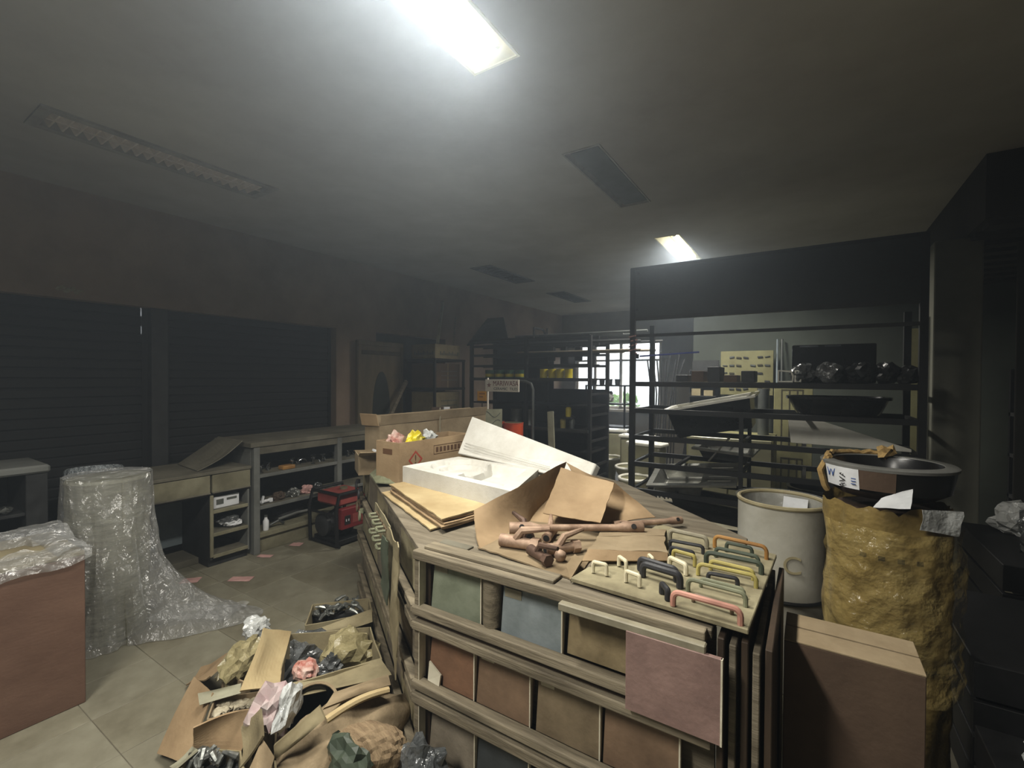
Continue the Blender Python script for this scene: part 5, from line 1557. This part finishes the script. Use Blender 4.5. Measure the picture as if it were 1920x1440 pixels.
for k, z in enumerate((1.115, 1.285, 1.455)):
    for q in range(2):
        tag(MB().box(-1.31 + 0.15 * q, -1.2 + 0.15 * q, 6.42, 6.55, z, z + 0.07 + 0.02 * ((k + q) % 2)).build('parts_box', 'cardboard_olive'), 'olive parts box on the dim shelf beside the peg display', 'box', 'boxes on the dim shelf')
cp = thing('grooved_door', 'cream door panel with dark vertical grooves behind the sink rack', 'door', (-0.34, 6.0, 0))
pbox('leaf', 'panel_cream', cp, 0, 0.37, 0, 0.035, 0, 1.42, 0.004)
for z0, z1 in ((0.1, 0.62), (0.72, 1.38)):
    for x in (0.07, 0.145, 0.22, 0.27):
        pbox('groove', 'groove', cp, x, x + 0.012, -0.003, 0.0, z0, z1, 0)
    pbox('groove', 'groove', cp, 0.07, 0.282, -0.003, 0.0, z1, z1 + 0.012, 0)
tag(MB().box(0.80, 1.02, 6.1, 6.16, 0, 2.02).build('cream_post', 'panel_cream', bevel=0.006), 'cream board standing upright behind the right post of the sink rack', 'board')
for k, x in enumerate((-0.33, -0.28)):
    tag(MB().tube([(x, 6.3, 0), (x - 0.015, 6.64, 2.0)], 0.012, 8).build('plastic_pipe', 'can_grey' if k else 'laminate_blue'), ('pale plastic pipe leaning on the partition wall', 'grey plastic pipe leaning beside the pale one on the partition wall')[k], 'pipe')
tag(MB().lathe([(0.055, 0), (0.055, 0.5), (0.05, 0.5), (0.05, 0.02), (0, 0.02)], 18, (-0.42, 5.7, 0.9)).build('grey_canister', 'can_grey', smooth=True), 'grey tube canister standing on the crate behind the sink rack', 'canister')
ck = thing('yellow_crate', 'cream cabinet standing low behind the left half of the sink rack', 'cabinet', (-1.35, 5.4, 0))
pbox('cabinet_body', 'panel_cream', ck, 0.2, 1.05, 0, 0.5, 0.02, 0.9, 0.006)
pbox('cabinet_door', 'ceramic_cream', ck, 0.22, 0.62, -0.014, 0, 0.05, 0.87, 0.004)
pbox('cabinet_door', 'ceramic_cream', ck, 0.64, 1.03, -0.014, 0, 0.05, 0.87, 0.004)
tag(MB().tube([(-1.13, 5.42, 0.92), (-0.9, 5.62, 0.92)], 0.018, 8).build('white_tube', 'ceramic_white'), 'short white tube resting on the cream cabinet edge', 'tube')
tag(MB().bar((-1.75, 7.9, 0.0), (-1.62, 8.6, 1.9), 0.05, 0.03).build('dark_post', 'black_metal'), 'dark post leaning near the bright window', 'post')
for k in range(9):
    x = -1.72 + 0.035 * k
    tag(MB().tube([(x, 5.9 + 0.03 * (k % 3), 0.0), (x + random.uniform(-0.01, 0.01), 6.1, 1.2 + 0.1 * (k % 3)), (x + 0.1 * (k - 4) / 4 + random.uniform(-0.01, 0.01), 6.15, 1.75 + 0.1 * (k % 2))], 0.01, 5).build('bent_rod', 'black_metal', smooth=True),
        'bent dark rod in the bundle standing before the window', 'rod', 'bundle of bent rods')

# ================================================================ RIGHT FOREGROUND
def torn_bag_ring(c, r, z, seed, amp=0.02):
    return [(c[0] + (r + amp * noise.noise(V(math.cos(t) * 3, math.sin(t) * 3, seed))) * math.cos(t), c[1] + (r + amp * noise.noise(V(math.cos(t) * 3, seed, math.sin(t) * 3))) * math.sin(t),
             z + amp * noise.noise(V(math.cos(t) * 4, math.sin(t) * 4, seed + 5))) for t in [2 * math.pi * k / 40 for k in range(40)]]
wd = thing('white_drum', 'white fibre drum lined with clear plastic beside the yellow bundle', 'drum', (-0.115, 2.74, 0))
DR, DH = 0.2, 0.885
MB().lathe([(DR - 0.004, 0), (DR, 0.004), (DR, DH), (DR - 0.012, DH), (DR - 0.012, 0.03), (0, 0.03)], 40).build('drum_shell', 'drum_white', wd, smooth=True)
MB().tube([((DR - 0.004) * math.cos(t), (DR - 0.004) * math.sin(t), DH) for t in [2 * math.pi * k / 40 for k in range(40)]], 0.011, 8, closed=True).build('drum_rim', 'drum_rim', wd, smooth=True)
MB().tube([((DR + 0.002) * math.cos(t), (DR + 0.002) * math.sin(t), 0.44) for t in [2 * math.pi * k / 40 for k in range(40)]], 0.009, 6, closed=True).build('drum_hoop', 'black_metal', wd, smooth=True)
def liner(u, v):
    a = 2 * math.pi * u
    z = DH + 0.012 - 0.26 * v
    r = DR - 0.02 - 0.03 * v + 0.012 * noise.noise(V(math.cos(a) * 6, math.sin(a) * 6, v * 4))
    if v < 0.12:
        r = DR + 0.014 - 0.05 * (v / 0.12) * 0.8
    return (r * math.cos(a), r * math.sin(a), z)
MB().grid(liner, 64, 14).build('plastic_liner', 'plastic_film', wd, smooth=True)
text_part('logo_letter', 'C', 0.12, 'drum_rim', wd, frame_m4((0.055, -0.198, 0.62), (math.cos(0.28), math.sin(0.28), 0), (0, 0, 1)))
tag(sheet([(-0.12, 2.86, 0.74), (-0.01, 2.82, 0.75), (-0.0, 2.86, 0.875), (-0.11, 2.9, 0.87)], 0.002, nu=4, nv=4, amp=0.01).build('paper_sheet', 'paper_white'), 'white paper tucked inside the white drum', 'paper')

yd = thing('yellow_bundle', 'tall bundle wrapped in yellowed torn plastic carrying the black basin', 'bundle', (0.255, 2.33, 0))
def ywrap(u, v):
    a = 2 * math.pi * u
    z = 1.03 * v
    r = 0.195 + 0.022 * noise.noise(V(math.cos(a) * 2.5, math.sin(a) * 2.5, z * 4)) + 0.006 * noise.noise(V(math.cos(a) * 3, math.sin(a) * 3, z * 16))
    r -= 0.02 * math.exp(-((z - 0.46) / 0.03) ** 2)
    if v > 0.93:
        z += 0.03 * noise.noise(V(math.cos(a) * 5, math.sin(a) * 5, 9))
    return (r * math.cos(a), r * math.sin(a), z)
MB().grid(ywrap, 72, 60).build('yellow_wrap', 'yellow_wrap', yd, smooth=True)
MB().lathe([(0, 0.0), (0.16, 0.0), (0.165, 0.02), (0.165, 1.0), (0, 1.01)], 28).build('core_stack', 'cardboard_brown', yd, smooth=True)
MB().tube([(0.192 * math.cos(t), 0.192 * math.sin(t), 0.46 + 0.004 * math.sin(3 * t)) for t in [2 * math.pi * k / 40 for k in range(40)]], 0.008, 6, closed=True).build('tie_band', 'black_metal', yd, smooth=True)
def yfilm(u, v):
    a = R(-150) + R(140) * u
    z = 0.36 + 0.6 * v
    r = 0.228 + 0.02 * noise.noise(V(u * 5, v * 6, 2)) + 0.012 * noise.noise(V(u * 13, v * 15, 4))
    return (r * math.cos(a), r * math.sin(a), z)
MB().grid(yfilm, 50, 44).build('loose_film', 'film_yellow', yd, smooth=True)
for k in range(4):
    a = R(-112 + 14 * k)
    p = V(0.222 * math.cos(a), 0.222 * math.sin(a), 0.86)
    MB().box(-0.01, 0.01, -0.001, 0.001, -0.008, 0.008, Matrix.Translation(p) @ Matrix.Rotation(a + R(90), 4, 'Z')).build('printed_letter', 'groove', yd)
tag(sheet([(0.33, 2.12, 0.98), (0.44, 2.18, 0.96), (0.45, 2.2, 1.045), (0.33, 2.13, 1.05)], 0.002, nu=6, nv=6, amp=0.015, freq=12, ragged=0.1).build('torn_film', 'bag_white'), 'torn white film hanging from the top of the yellow bundle', 'film')
tag(sheet([(0.2, 2.1, 1.045), (0.3, 2.1, 1.05), (0.31, 2.14, 1.12), (0.22, 2.12, 1.075)], 0.002, nu=6, nv=6, amp=0.012, freq=12, ragged=0.1).build('torn_paper', 'paper_white'), 'white paper scrap sticking out below the black basin', 'paper')

bs = thing('black_basin', 'round black basin with a grey rim on top of the yellow bundle', 'basin', (0.255, 2.33, 1.055))
MB().lathe([(0.0, 0.0), (0.15, 0.0), (0.195, 0.03), (0.21, 0.118), (0.2, 0.118)], 44, caps=False).build('basin_shell', 'basin_black', bs, smooth=True)
MB().lathe([(0.212, 0.11), (0.214, 0.12), (0.208, 0.124), (0.172, 0.124), (0.168, 0.118), (0.155, 0.05), (0.1, 0.02), (0, 0.018)], 44, caps=False).build('basin_inner', 'basin_black', bs, smooth=True)
MB().lathe([(0.2145, 0.112), (0.2155, 0.122), (0.208, 0.127), (0.174, 0.127), (0.171, 0.122)], 44, caps=False).build('rim', 'basin_rim', bs, smooth=True)
def wrap_label(a0, a1, z0, z1, r, mat, name):
    m = MB()
    m.grid(lambda u, v: ((r + 0.012 * v) * math.cos(a0 + (a1 - a0) * u), (r + 0.012 * v) * math.sin(a0 + (a1 - a0) * u), z0 + (z1 - z0) * v), 8, 2)
    return m.build(name, mat, bs, solid=0.001)
lb = wrap_label(R(-158), R(-118), 0.035, 0.112, 0.2015, 'paper_white', 'paper_label')
def lab_m4(deg, z, r=0.2095):
    a = R(deg)
    return frame_m4((r * math.cos(a), r * math.sin(a), z), (0, 0, 1), (math.sin(a), -math.cos(a), 0))
text_part('label_lettering', 'AVAR', 0.034, 'ink_black', lb, lab_m4(-134, 0.074))
text_part('label_logo', 'W', 0.045, 'ink_blue', lb, frame_m4((0.2105 * math.cos(R(-149)), 0.2105 * math.sin(R(-149)), 0.082), (-math.sin(R(-149)), math.cos(R(-149)), 0), (0, 0, 1)))
for z in (0.055, 0.065, 0.075):
    a = R(-123)
    MB().box(-0.008, 0.008, -0.001, 0.001, -0.0015, 0.0015, Matrix.Translation((0.2085 * math.cos(a), 0.2085 * math.sin(a), z)) @ Matrix.Rotation(a + R(90), 4, 'Z')).build('label_line', 'ink_blue', lb)
wrap_label(R(-118), R(-88), 0.04, 0.116, 0.2018, 'cardboard_brown', 'brown_tape')
tpts = []
for k in range(26):
    a = R(-165 - 4.5 * k)
    tpts.append((0.19 * math.cos(a), 0.19 * math.sin(a), 0.134 + 0.012 * noise.noise(V(k * 0.6, 0, 3))))
MB().tube(tpts, 0.011, 6).build('twine', 'twine', bs, smooth=True)
MB().blob((0.02, 0.17, 0.14), (0.03, 0.025, 0.03), 2, 0.8, 3, 8).build('twine_knot', 'twine', bs)
MB().tube([(-0.19, -0.05, 0.134), (-0.215, -0.06, 0.08), (-0.2, -0.06, 0.02), (-0.19, -0.05, 0.0)], 0.012, 6).build('twine_end', 'twine', bs, smooth=True)

bc = thing('flat_carton', 'flat brown carton standing on edge with a slit between its top flaps', 'carton', (-0.05, 1.44, 0))
pbox('carton_front', 'cardboard_brown', bc, 0, 0.29, 0, 0.006, 0, 0.8, 0.002)
pbox('carton_back', 'cardboard_brown', bc, 0, 0.29, 0.164, 0.17, 0, 0.8, 0.002)
pbox('carton_side', 'cardboard_brown', bc, 0, 0.006, 0.006, 0.164, 0, 0.8, 0.002)
pbox('carton_side', 'cardboard_brown', bc, 0.284, 0.29, 0.006, 0.164, 0, 0.8, 0.002)
pbox('top_flap', 'cardboard_dusty', bc, 0, 0.29, 0.0, 0.082, 0.8, 0.805, 0.001)
pbox('top_flap', 'cardboard_dusty', bc, 0, 0.29, 0.09, 0.17, 0.8, 0.805, 0.001)

# sacks on the right, with black crates added to keep the floor dark
for k, (x, y, w, d, h) in enumerate(((0.5, 2.25, 0.95, 0.75, 0.5), (0.78, 3.1, 0.95, 0.8, 0.62), (0.47, 1.5, 1.0, 0.6, 0.36))):
    o = thing('added_crate', ('added dark slatted crate blacking out the floor beside the yellow bundle', 'added dark slatted crate carrying the grey plastic sacks', 'added low slatted crate blacking out the floor beside the flat brown carton')[k], 'crate', (x, y, 0))
    n = int(h / 0.11)
    for q in range(n):
        z = 0.01 + q * h / n
        for yy in (0, d - 0.02):
            pbox('slat', 'black_metal', o, 0, w, yy, yy + 0.02, z, z + h / n - 0.015, 0.002)
        for xx in (0, w - 0.02):
            pbox('slat', 'black_metal', o, xx, xx + 0.02, 0.02, d - 0.02, z, z + h / n - 0.015, 0.002)
    pbox('lid', 'black_metal', o, 0, w, 0, d, h - 0.01, h + 0.01, 0.003)
for k, (x, y, s, mt) in enumerate(((1.0, 3.3, 0.17, 'bag_grey'), (1.27, 3.35, 0.19, 'bag_grey'), (1.52, 3.4, 0.16, 'dark_grey'), (1.12, 3.6, 0.2, 'bag_grey'), (1.42, 3.66, 0.18, 'bag_grey'), (1.0, 3.74, 0.13, 'bag_white'))):
    tag(MB().blob((x, y, 0.632 + s * 0.6), (s * 0.78, s * 0.66, s * 0.7), 3, 0.5, 1.8, k + 31, flat=0.632).build('plastic_sack', mt),
        'crumpled dark plastic sack heaped on the slatted crate' if mt == 'bag_grey' else ('small pale plastic sack behind the dark ones on the crate' if mt == 'bag_white' else 'matt black sack at the end of the heap on the crate'), 'sack', 'sacks on the crate' if mt == 'bag_grey' else None)
tag(MB().blob((0.6, 1.95, 0.4), (0.05, 0.07, 0.035), 3, 0.7, 2.2, 77, flat=0.372).build('paper_wad', 'bag_white'), 'crumpled pale film wad on the low slatted crate', 'film')
sf = thing('wall_shelf', 'dark shelf of faint boxes behind the concrete column', 'shelf', (1.45, 5.2, 0))
for z in (0.5, 0.85, 1.2):
    pbox('shelf', 'dark_grey', sf, 0, 1.4, 0, 0.5, z, z + 0.03, 0)
for x in (0, 1.36):
    pbox('post', 'black_metal', sf, x, x + 0.04, 0, 0.04, 0, 1.6, 0)
    pbox('post', 'black_metal', sf, x, x + 0.04, 0.46, 0.5, 0, 1.6, 0)
for k in range(4):
    tag(MB().box(1.52 + 0.32 * k, 1.78 + 0.32 * k, 5.25, 5.6, 0.88, 1.0 + 0.05 * (k % 2)).build('shelf_box', 'dark_grey', bevel=0.004), 'dim grey box on the dark shelf behind the column', 'box', 'boxes on the dark shelf')

# ================================================================ HEAP OF CARTONS ON THE FLOOR
def heap_carton(label, rim, z0, mat, flaps, name='floor_carton'):
    """Open carton from its four rim corners; walls stand on z0; each flap is given by its four corners."""
    c = sum((V(*p) for p in rim), V(0, 0, 0)) / 4
    o = thing(name, label, 'carton', (c.x, c.y, z0))
    base = [V(p[0] * 0.93 + c.x * 0.07, p[1] * 0.93 + c.y * 0.07, z0 + 0.006) for p in rim]
    for i in range(4):
        j = (i + 1) % 4
        wpart(sheet([base[i], base[j], V(*rim[j]), V(*rim[i])], 0.006, nu=8, nv=8, amp=0.012, freq=6, seed=i + z0).build('wall_panel', mat), o)
    wpart(sheet(base, 0.006, nu=2, nv=2).build('floor_panel', mat), o)
    for k, q in enumerate(flaps):
        m2 = mat
        kw = {}
        if len(q) == 5:
            m2 = q[4]
        wpart(sheet([V(*p) for p in q[:4]], 0.006, nu=10, nv=10, amp=0.014, freq=6, seed=k + 2, ragged=0.015, bow=0.015).build('flap', m2), o)
    return o
# back carton
heap_carton('open carton of dark metal scrap nearest the generator', [(-2.14, 1.404, 0.24), (-2.298, 1.559, 0.24), (-2.097, 1.774, 0.24), (-1.96, 1.676, 0.24)], 0.0, 'cardboard_olive',
            [((-2.061, 1.318, 0.25), (-2, 1.477, 0.2), (-1.863, 1.6, 0.25), (-1.956, 1.673, 0.26))])
# middle carton with a big folded-out flap
heap_carton('wide open carton holding plastic bags and a red packet', [(-2.021, 1.248, 0.3), (-1.765, 1.494, 0.3), (-1.522, 1.35, 0.3), (-1.715, 1.012, 0.3)], 0.0, 'cardboard_olive',
            [((-2.034, 1.256, 0.3), (-1.712, 1.011, 0.3), (-1.725, 0.878, 0.36), (-2, 1.118, 0.4), 'cardboard_pale'),
             ((-1.711, 1.015, 0.3), (-1.528, 1.356, 0.3), (-1.404, 1.301, 0.3), (-1.665, 1.004, 0.27), 'cardboard_olive')])
# left carton with pebbles
heap_carton('low carton of pale pebbles at the outer edge of the heap', [(-1.879, 0.833, 0.22), (-1.967, 0.899, 0.22), (-1.865, 1.025, 0.22), (-1.771, 0.977, 0.22)], 0.0, 'cardboard_dusty',
            [((-1.85, 0.776, 0.24), (-1.716, 0.947, 0.26), (-1.721, 0.876, 0.14), (-1.89, 0.794, 0.14), 'cardboard'),
             ((-2.016, 0.859, 0.25), (-1.904, 0.969, 0.27), (-1.876, 0.951, 0.25), (-1.983, 0.852, 0.22), 'wood_pale'),
             ((-2.127, 0.76, 0.03), (-1.93, 0.786, 0.06), (-1.975, 0.903, 0.24), (-2.232, 0.935, 0.2), 'cardboard')])
heap_carton('carton of wrapped goods between the pebbles and the folded flap', [(-2.081, 0.985, 0.24), (-2.234, 1.182, 0.24), (-2.201, 1.225, 0.24), (-1.914, 1.012, 0.24)], 0.0, 'cardboard_dusty',
            [((-2.107, 0.963, 0.22), (-2.296, 1.139, 0.2), (-2.144, 1.078, 0.25), (-2.017, 0.95, 0.25), 'cardboard_olive'),
             ((-2.5, 1.015, 0.02), (-2.58, 1.119, 0.02), (-2.287, 1.134, 0.2), (-2.159, 0.974, 0.2), 'cardboard')])
heap_carton('tray carton of silvery scrap at the front of the heap', [(-1.834, 0.714, 0.14), (-1.862, 0.802, 0.14), (-1.721, 0.876, 0.14), (-1.558, 0.806, 0.14)], 0.0, 'cardboard_olive',
            [((-1.939, 0.735, 0.08), (-1.91, 0.799, 0.12), (-1.837, 0.786, 0.15), (-1.81, 0.705, 0.15), 'wood_pale')])
heap_carton('carton with curled flaps at the front of the heap beside the canvas sack', [(-1.452, 0.739, 0.3), (-1.579, 0.835, 0.3), (-1.5, 0.873, 0.3), (-1.297, 0.762, 0.3)], 0.0, 'cardboard_olive',
            [((-1.459, 0.734, 0.3), (-1.614, 0.827, 0.3), (-1.537, 0.851, 0.38), (-1.417, 0.79, 0.38), 'cardboard_olive'),
             ((-1.388, 0.718, 0.32), (-1.436, 0.796, 0.36), (-1.335, 0.776, 0.36), (-1.332, 0.75, 0.3), 'cardboard_dusty')])
# canvas-like crumpled carton bag
sk = thing('canvas_sack', 'big tan sack with folded seams slumped against the stand', 'sack', (-1.38, 1.046, 0))
s0 = V(*(-1.38, 1.046, 0))
ax = V(*(-1.454, 1.314, 0.2)) - V(*(-1.466, 0.909, 0.2)); ax.z = 0
ang = math.atan2(ax.y, ax.x)
MB().blob((0, 0, 0.15), (0.30, 0.16, 0.19), 5, 0.22, 1.6, 12, flat=0.004, rot=Matrix.Rotation(ang, 3, 'Z'), calm=True).build('sack_body', 'canvas', sk, smooth=True)
def seam(pa, pb, lift, rad, name, mat, n=14, sag=0.0):
    a, b = V(*pa), V(*pb)
    pts = [lerp(a, b, i / n) + V(0, 0, lift * math.sin(math.pi * i / n)) for i in range(n + 1)]
    return wpart(MB().tube(pts, rad, 8).build(name, mat, smooth=True), sk)
seam((-1.291, 0.922, 0.4), (-1.234, 1.129, 0.4), 0.015, 0.012, 'rope_seam', 'cardboard_pale')
wpart(sheet([V(*(-1.402, 0.819, 0.3)), V(*(-1.304, 0.927, 0.4)), V(*(-1.343, 0.935, 0.42)), V(*(-1.408, 0.819, 0.34))], 0.012, nu=12, nv=6, amp=0.012, bow=0.02).build('rolled_hem', 'cardboard_olive', smooth=True), sk)
wpart(sheet([V(*(-1.366, 0.963, 0.38)), V(*(-1.292, 1.193, 0.36)), V(*(-1.37, 1.253, 0.34)), V(*(-1.381, 1.013, 0.4))], 0.016, nu=14, nv=6, amp=0.012, bow=0.03).build('folded_mouth', 'cardboard_dusty', smooth=True), sk)
# black tub put in for the shaded opening between the flaps
o = thing('dark_hole_tub', 'black tub put in for the dark hole in the middle of the heap', 'tub', (-1.603, 1.135, 0.05))
tm = Matrix.Rotation(R(25), 4, 'X') @ Matrix.Rotation(R(15), 4, 'Y')
MB().lathe([(0.0, 0.02), (0.07, 0.02), (0.095, 0.25), (0.088, 0.25), (0.064, 0.03), (0, 0.03)], 24, m=tm).build('tub_shell', 'basin_black', o, smooth=True)
MB().tube([tuple((tm @ V(0.094 * math.cos(t), 0.094 * math.sin(t), 0.25))) for t in [2 * math.pi * k / 28 for k in range(28)]], 0.006, 6, closed=True).build('tub_rim', 'cardboard_dusty', o, smooth=True)
# contents
def bag(p, s, mat, label, seed, name='plastic_bag', cat='bag', amp=0.5, sub=3, rot=0.0):
    return tag(MB().blob(p, s, sub, amp, 2.0, seed, flat=0.01, rot=Matrix.Rotation(rot, 3, 'Z')).build(name, mat), label, cat)
bag((-1.992, 1.307, 0.2), (0.09, 0.11, 0.08), 'bag_grey', 'dark grey plastic bag in the wide open carton', 51)
bag((-1.776, 1.389, 0.24), (0.12, 0.09, 0.09), 'bag_tan', 'yellowish crumpled plastic bag in the wide open carton', 52, rot=0.5)
bag((-1.773, 1.166, 0.26), (0.055, 0.045, 0.045), 'packet_red', 'red and white packet in the wide open carton', 53, 'foil_packet', 'packet', 0.3, 3)
bag((-1.745, 1.267, 0.24), (0.05, 0.05, 0.045), 'bag_grey', 'small clear packet between the red packet and the yellowish bag', 54)
bag((-1.899, 1.153, 0.2), (0.05, 0.07, 0.06), 'dark_grey', 'black wrapped lump beside the folded flap in the wide carton', 55)
bag((-2.067, 1.052, 0.26), (0.06, 0.13, 0.07), 'bag_tan', 'long film-wrapped parcel beside the folded-out carton flap', 56, rot=0.6)
bag((-2.197, 1.187, 0.3), (0.05, 0.06, 0.05), 'bag_white', 'pale film twist at the top end of the wrapped parcel', 57)
bag((-1.597, 0.929, 0.3), (0.055, 0.10, 0.09), 'bag_pink', 'clear plastic bag with pink contents wedged in the heap', 58, rot=0.5)
bag((-1.528, 0.939, 0.34), (0.03, 0.10, 0.06), 'bag_white', 'white plastic strip hanging beside the pink bag', 59, rot=0.7)
bag((-1.184, 0.999, 0.3), (0.12, 0.06, 0.08), 'ribbed_card', 'ribbed tan roll lying against the sack and the stand', 60, 'ribbed_roll', 'roll', 0.12, 4, 0.6)
bag((-1.2, 0.939, 0.3), (0.08, 0.06, 0.07), 'h_green', 'dark green cloth bundle under the ribbed roll', 61, 'cloth_bundle', 'bundle')
bag((-1.038, 1.079, 0.25), (0.09, 0.06, 0.08), 'bag_grey', 'grey plastic film at the foot of the stand corner', 62)
pe = None
for k in range(34):
    a, b = random.random(), random.random()
    p = lerp(lerp(V(*(-1.921, 0.874, 0.19)), V(*(-1.838, 0.997, 0.19)), a), lerp(V(*(-1.975, 0.922, 0.19)), V(*(-1.898, 1.025, 0.19)), a), b)
    if pe is None:
        pe = tag(MB().blob((0, 0, 0), (0.018, 0.014, 0.012), 2, 0.3, 2, 5).build('pebble', 'stone'), 'pale pebble in the low carton', 'pebble', 'pebbles in the low carton')
        q = pe
    else:
        q = clone(pe)
    q.location = (p.x, p.y, 0.185 + 0.012 * random.random())
    q.rotation_euler = (0, 0, random.random() * 6)
    q.scale = [random.uniform(0.7, 1.3)] * 3
tag(MB().blob((-2.005, 0.994, 0.12), (0.12, 0.06, 0.055), 3, 0.2, 2, 6).build('gravel_bag', 'dark_grey'), 'dark filling under the pebbles in the low carton', 'filling')
sc0 = None
for reg, n, z, lab, grp in ((((-1.856, 0.756, 0.1), (-1.701, 0.843, 0.1), (-1.782, 0.883, 0.1), (-1.878, 0.826, 0.1)), 26, 0.1, 'silvery scrap piece in the tray carton at the front of the heap', 'scrap in the tray carton'),
                            (((-2.236, 1.508, 0.2), (-2.074, 1.681, 0.2), (-2.163, 1.783, 0.2), (-2.323, 1.603, 0.2)), 26, 0.2, 'dark metal scrap piece in the carton near the generator', 'scrap in the back carton')):
    for k in range(n):
        a, b = random.random(), random.random()
        p = lerp(lerp(V(*reg[0]), V(*reg[1]), a), lerp(V(*reg[3]), V(*reg[2]), a), b)
        if sc0 is None:
            sc0 = MB().tube([(-0.035, 0, 0), (-0.01, 0, 0.012), (0.02, 0, 0.008), (0.04, 0, 0)], [0.006, 0.012, 0.009, 0.005], 7).build('metal_scrap', 'metal_scrap')
            q = sc0
        else:
            q = clone(sc0)
        tag(q, lab, 'scrap', grp)
        q.location = (p.x, p.y, z + 0.03 * random.random())
        q.rotation_euler = (random.uniform(-0.5, 0.5), random.uniform(-0.6, 0.6), random.random() * 6)
for reg, nm, lab in ((((-1.899, 0.756, 0.08), (-1.701, 0.858, 0.08), (-1.799, 0.901, 0.08), (-1.913, 0.833, 0.08)), 'x', 'dull packing under the silvery scrap of the tray carton'), (((-2.257, 1.506, 0.18), (-2.077, 1.713, 0.18), (-2.17, 1.812, 0.18), (-2.353, 1.617, 0.18)), 'y', 'dull packing under the dark scrap near the generator')):
    tag(sheet([V(*p) for p in reg], 0.02, nu=8, nv=8, amp=0.02, freq=20).build('packing_sheet', 'dark_grey'), lab, 'packing')
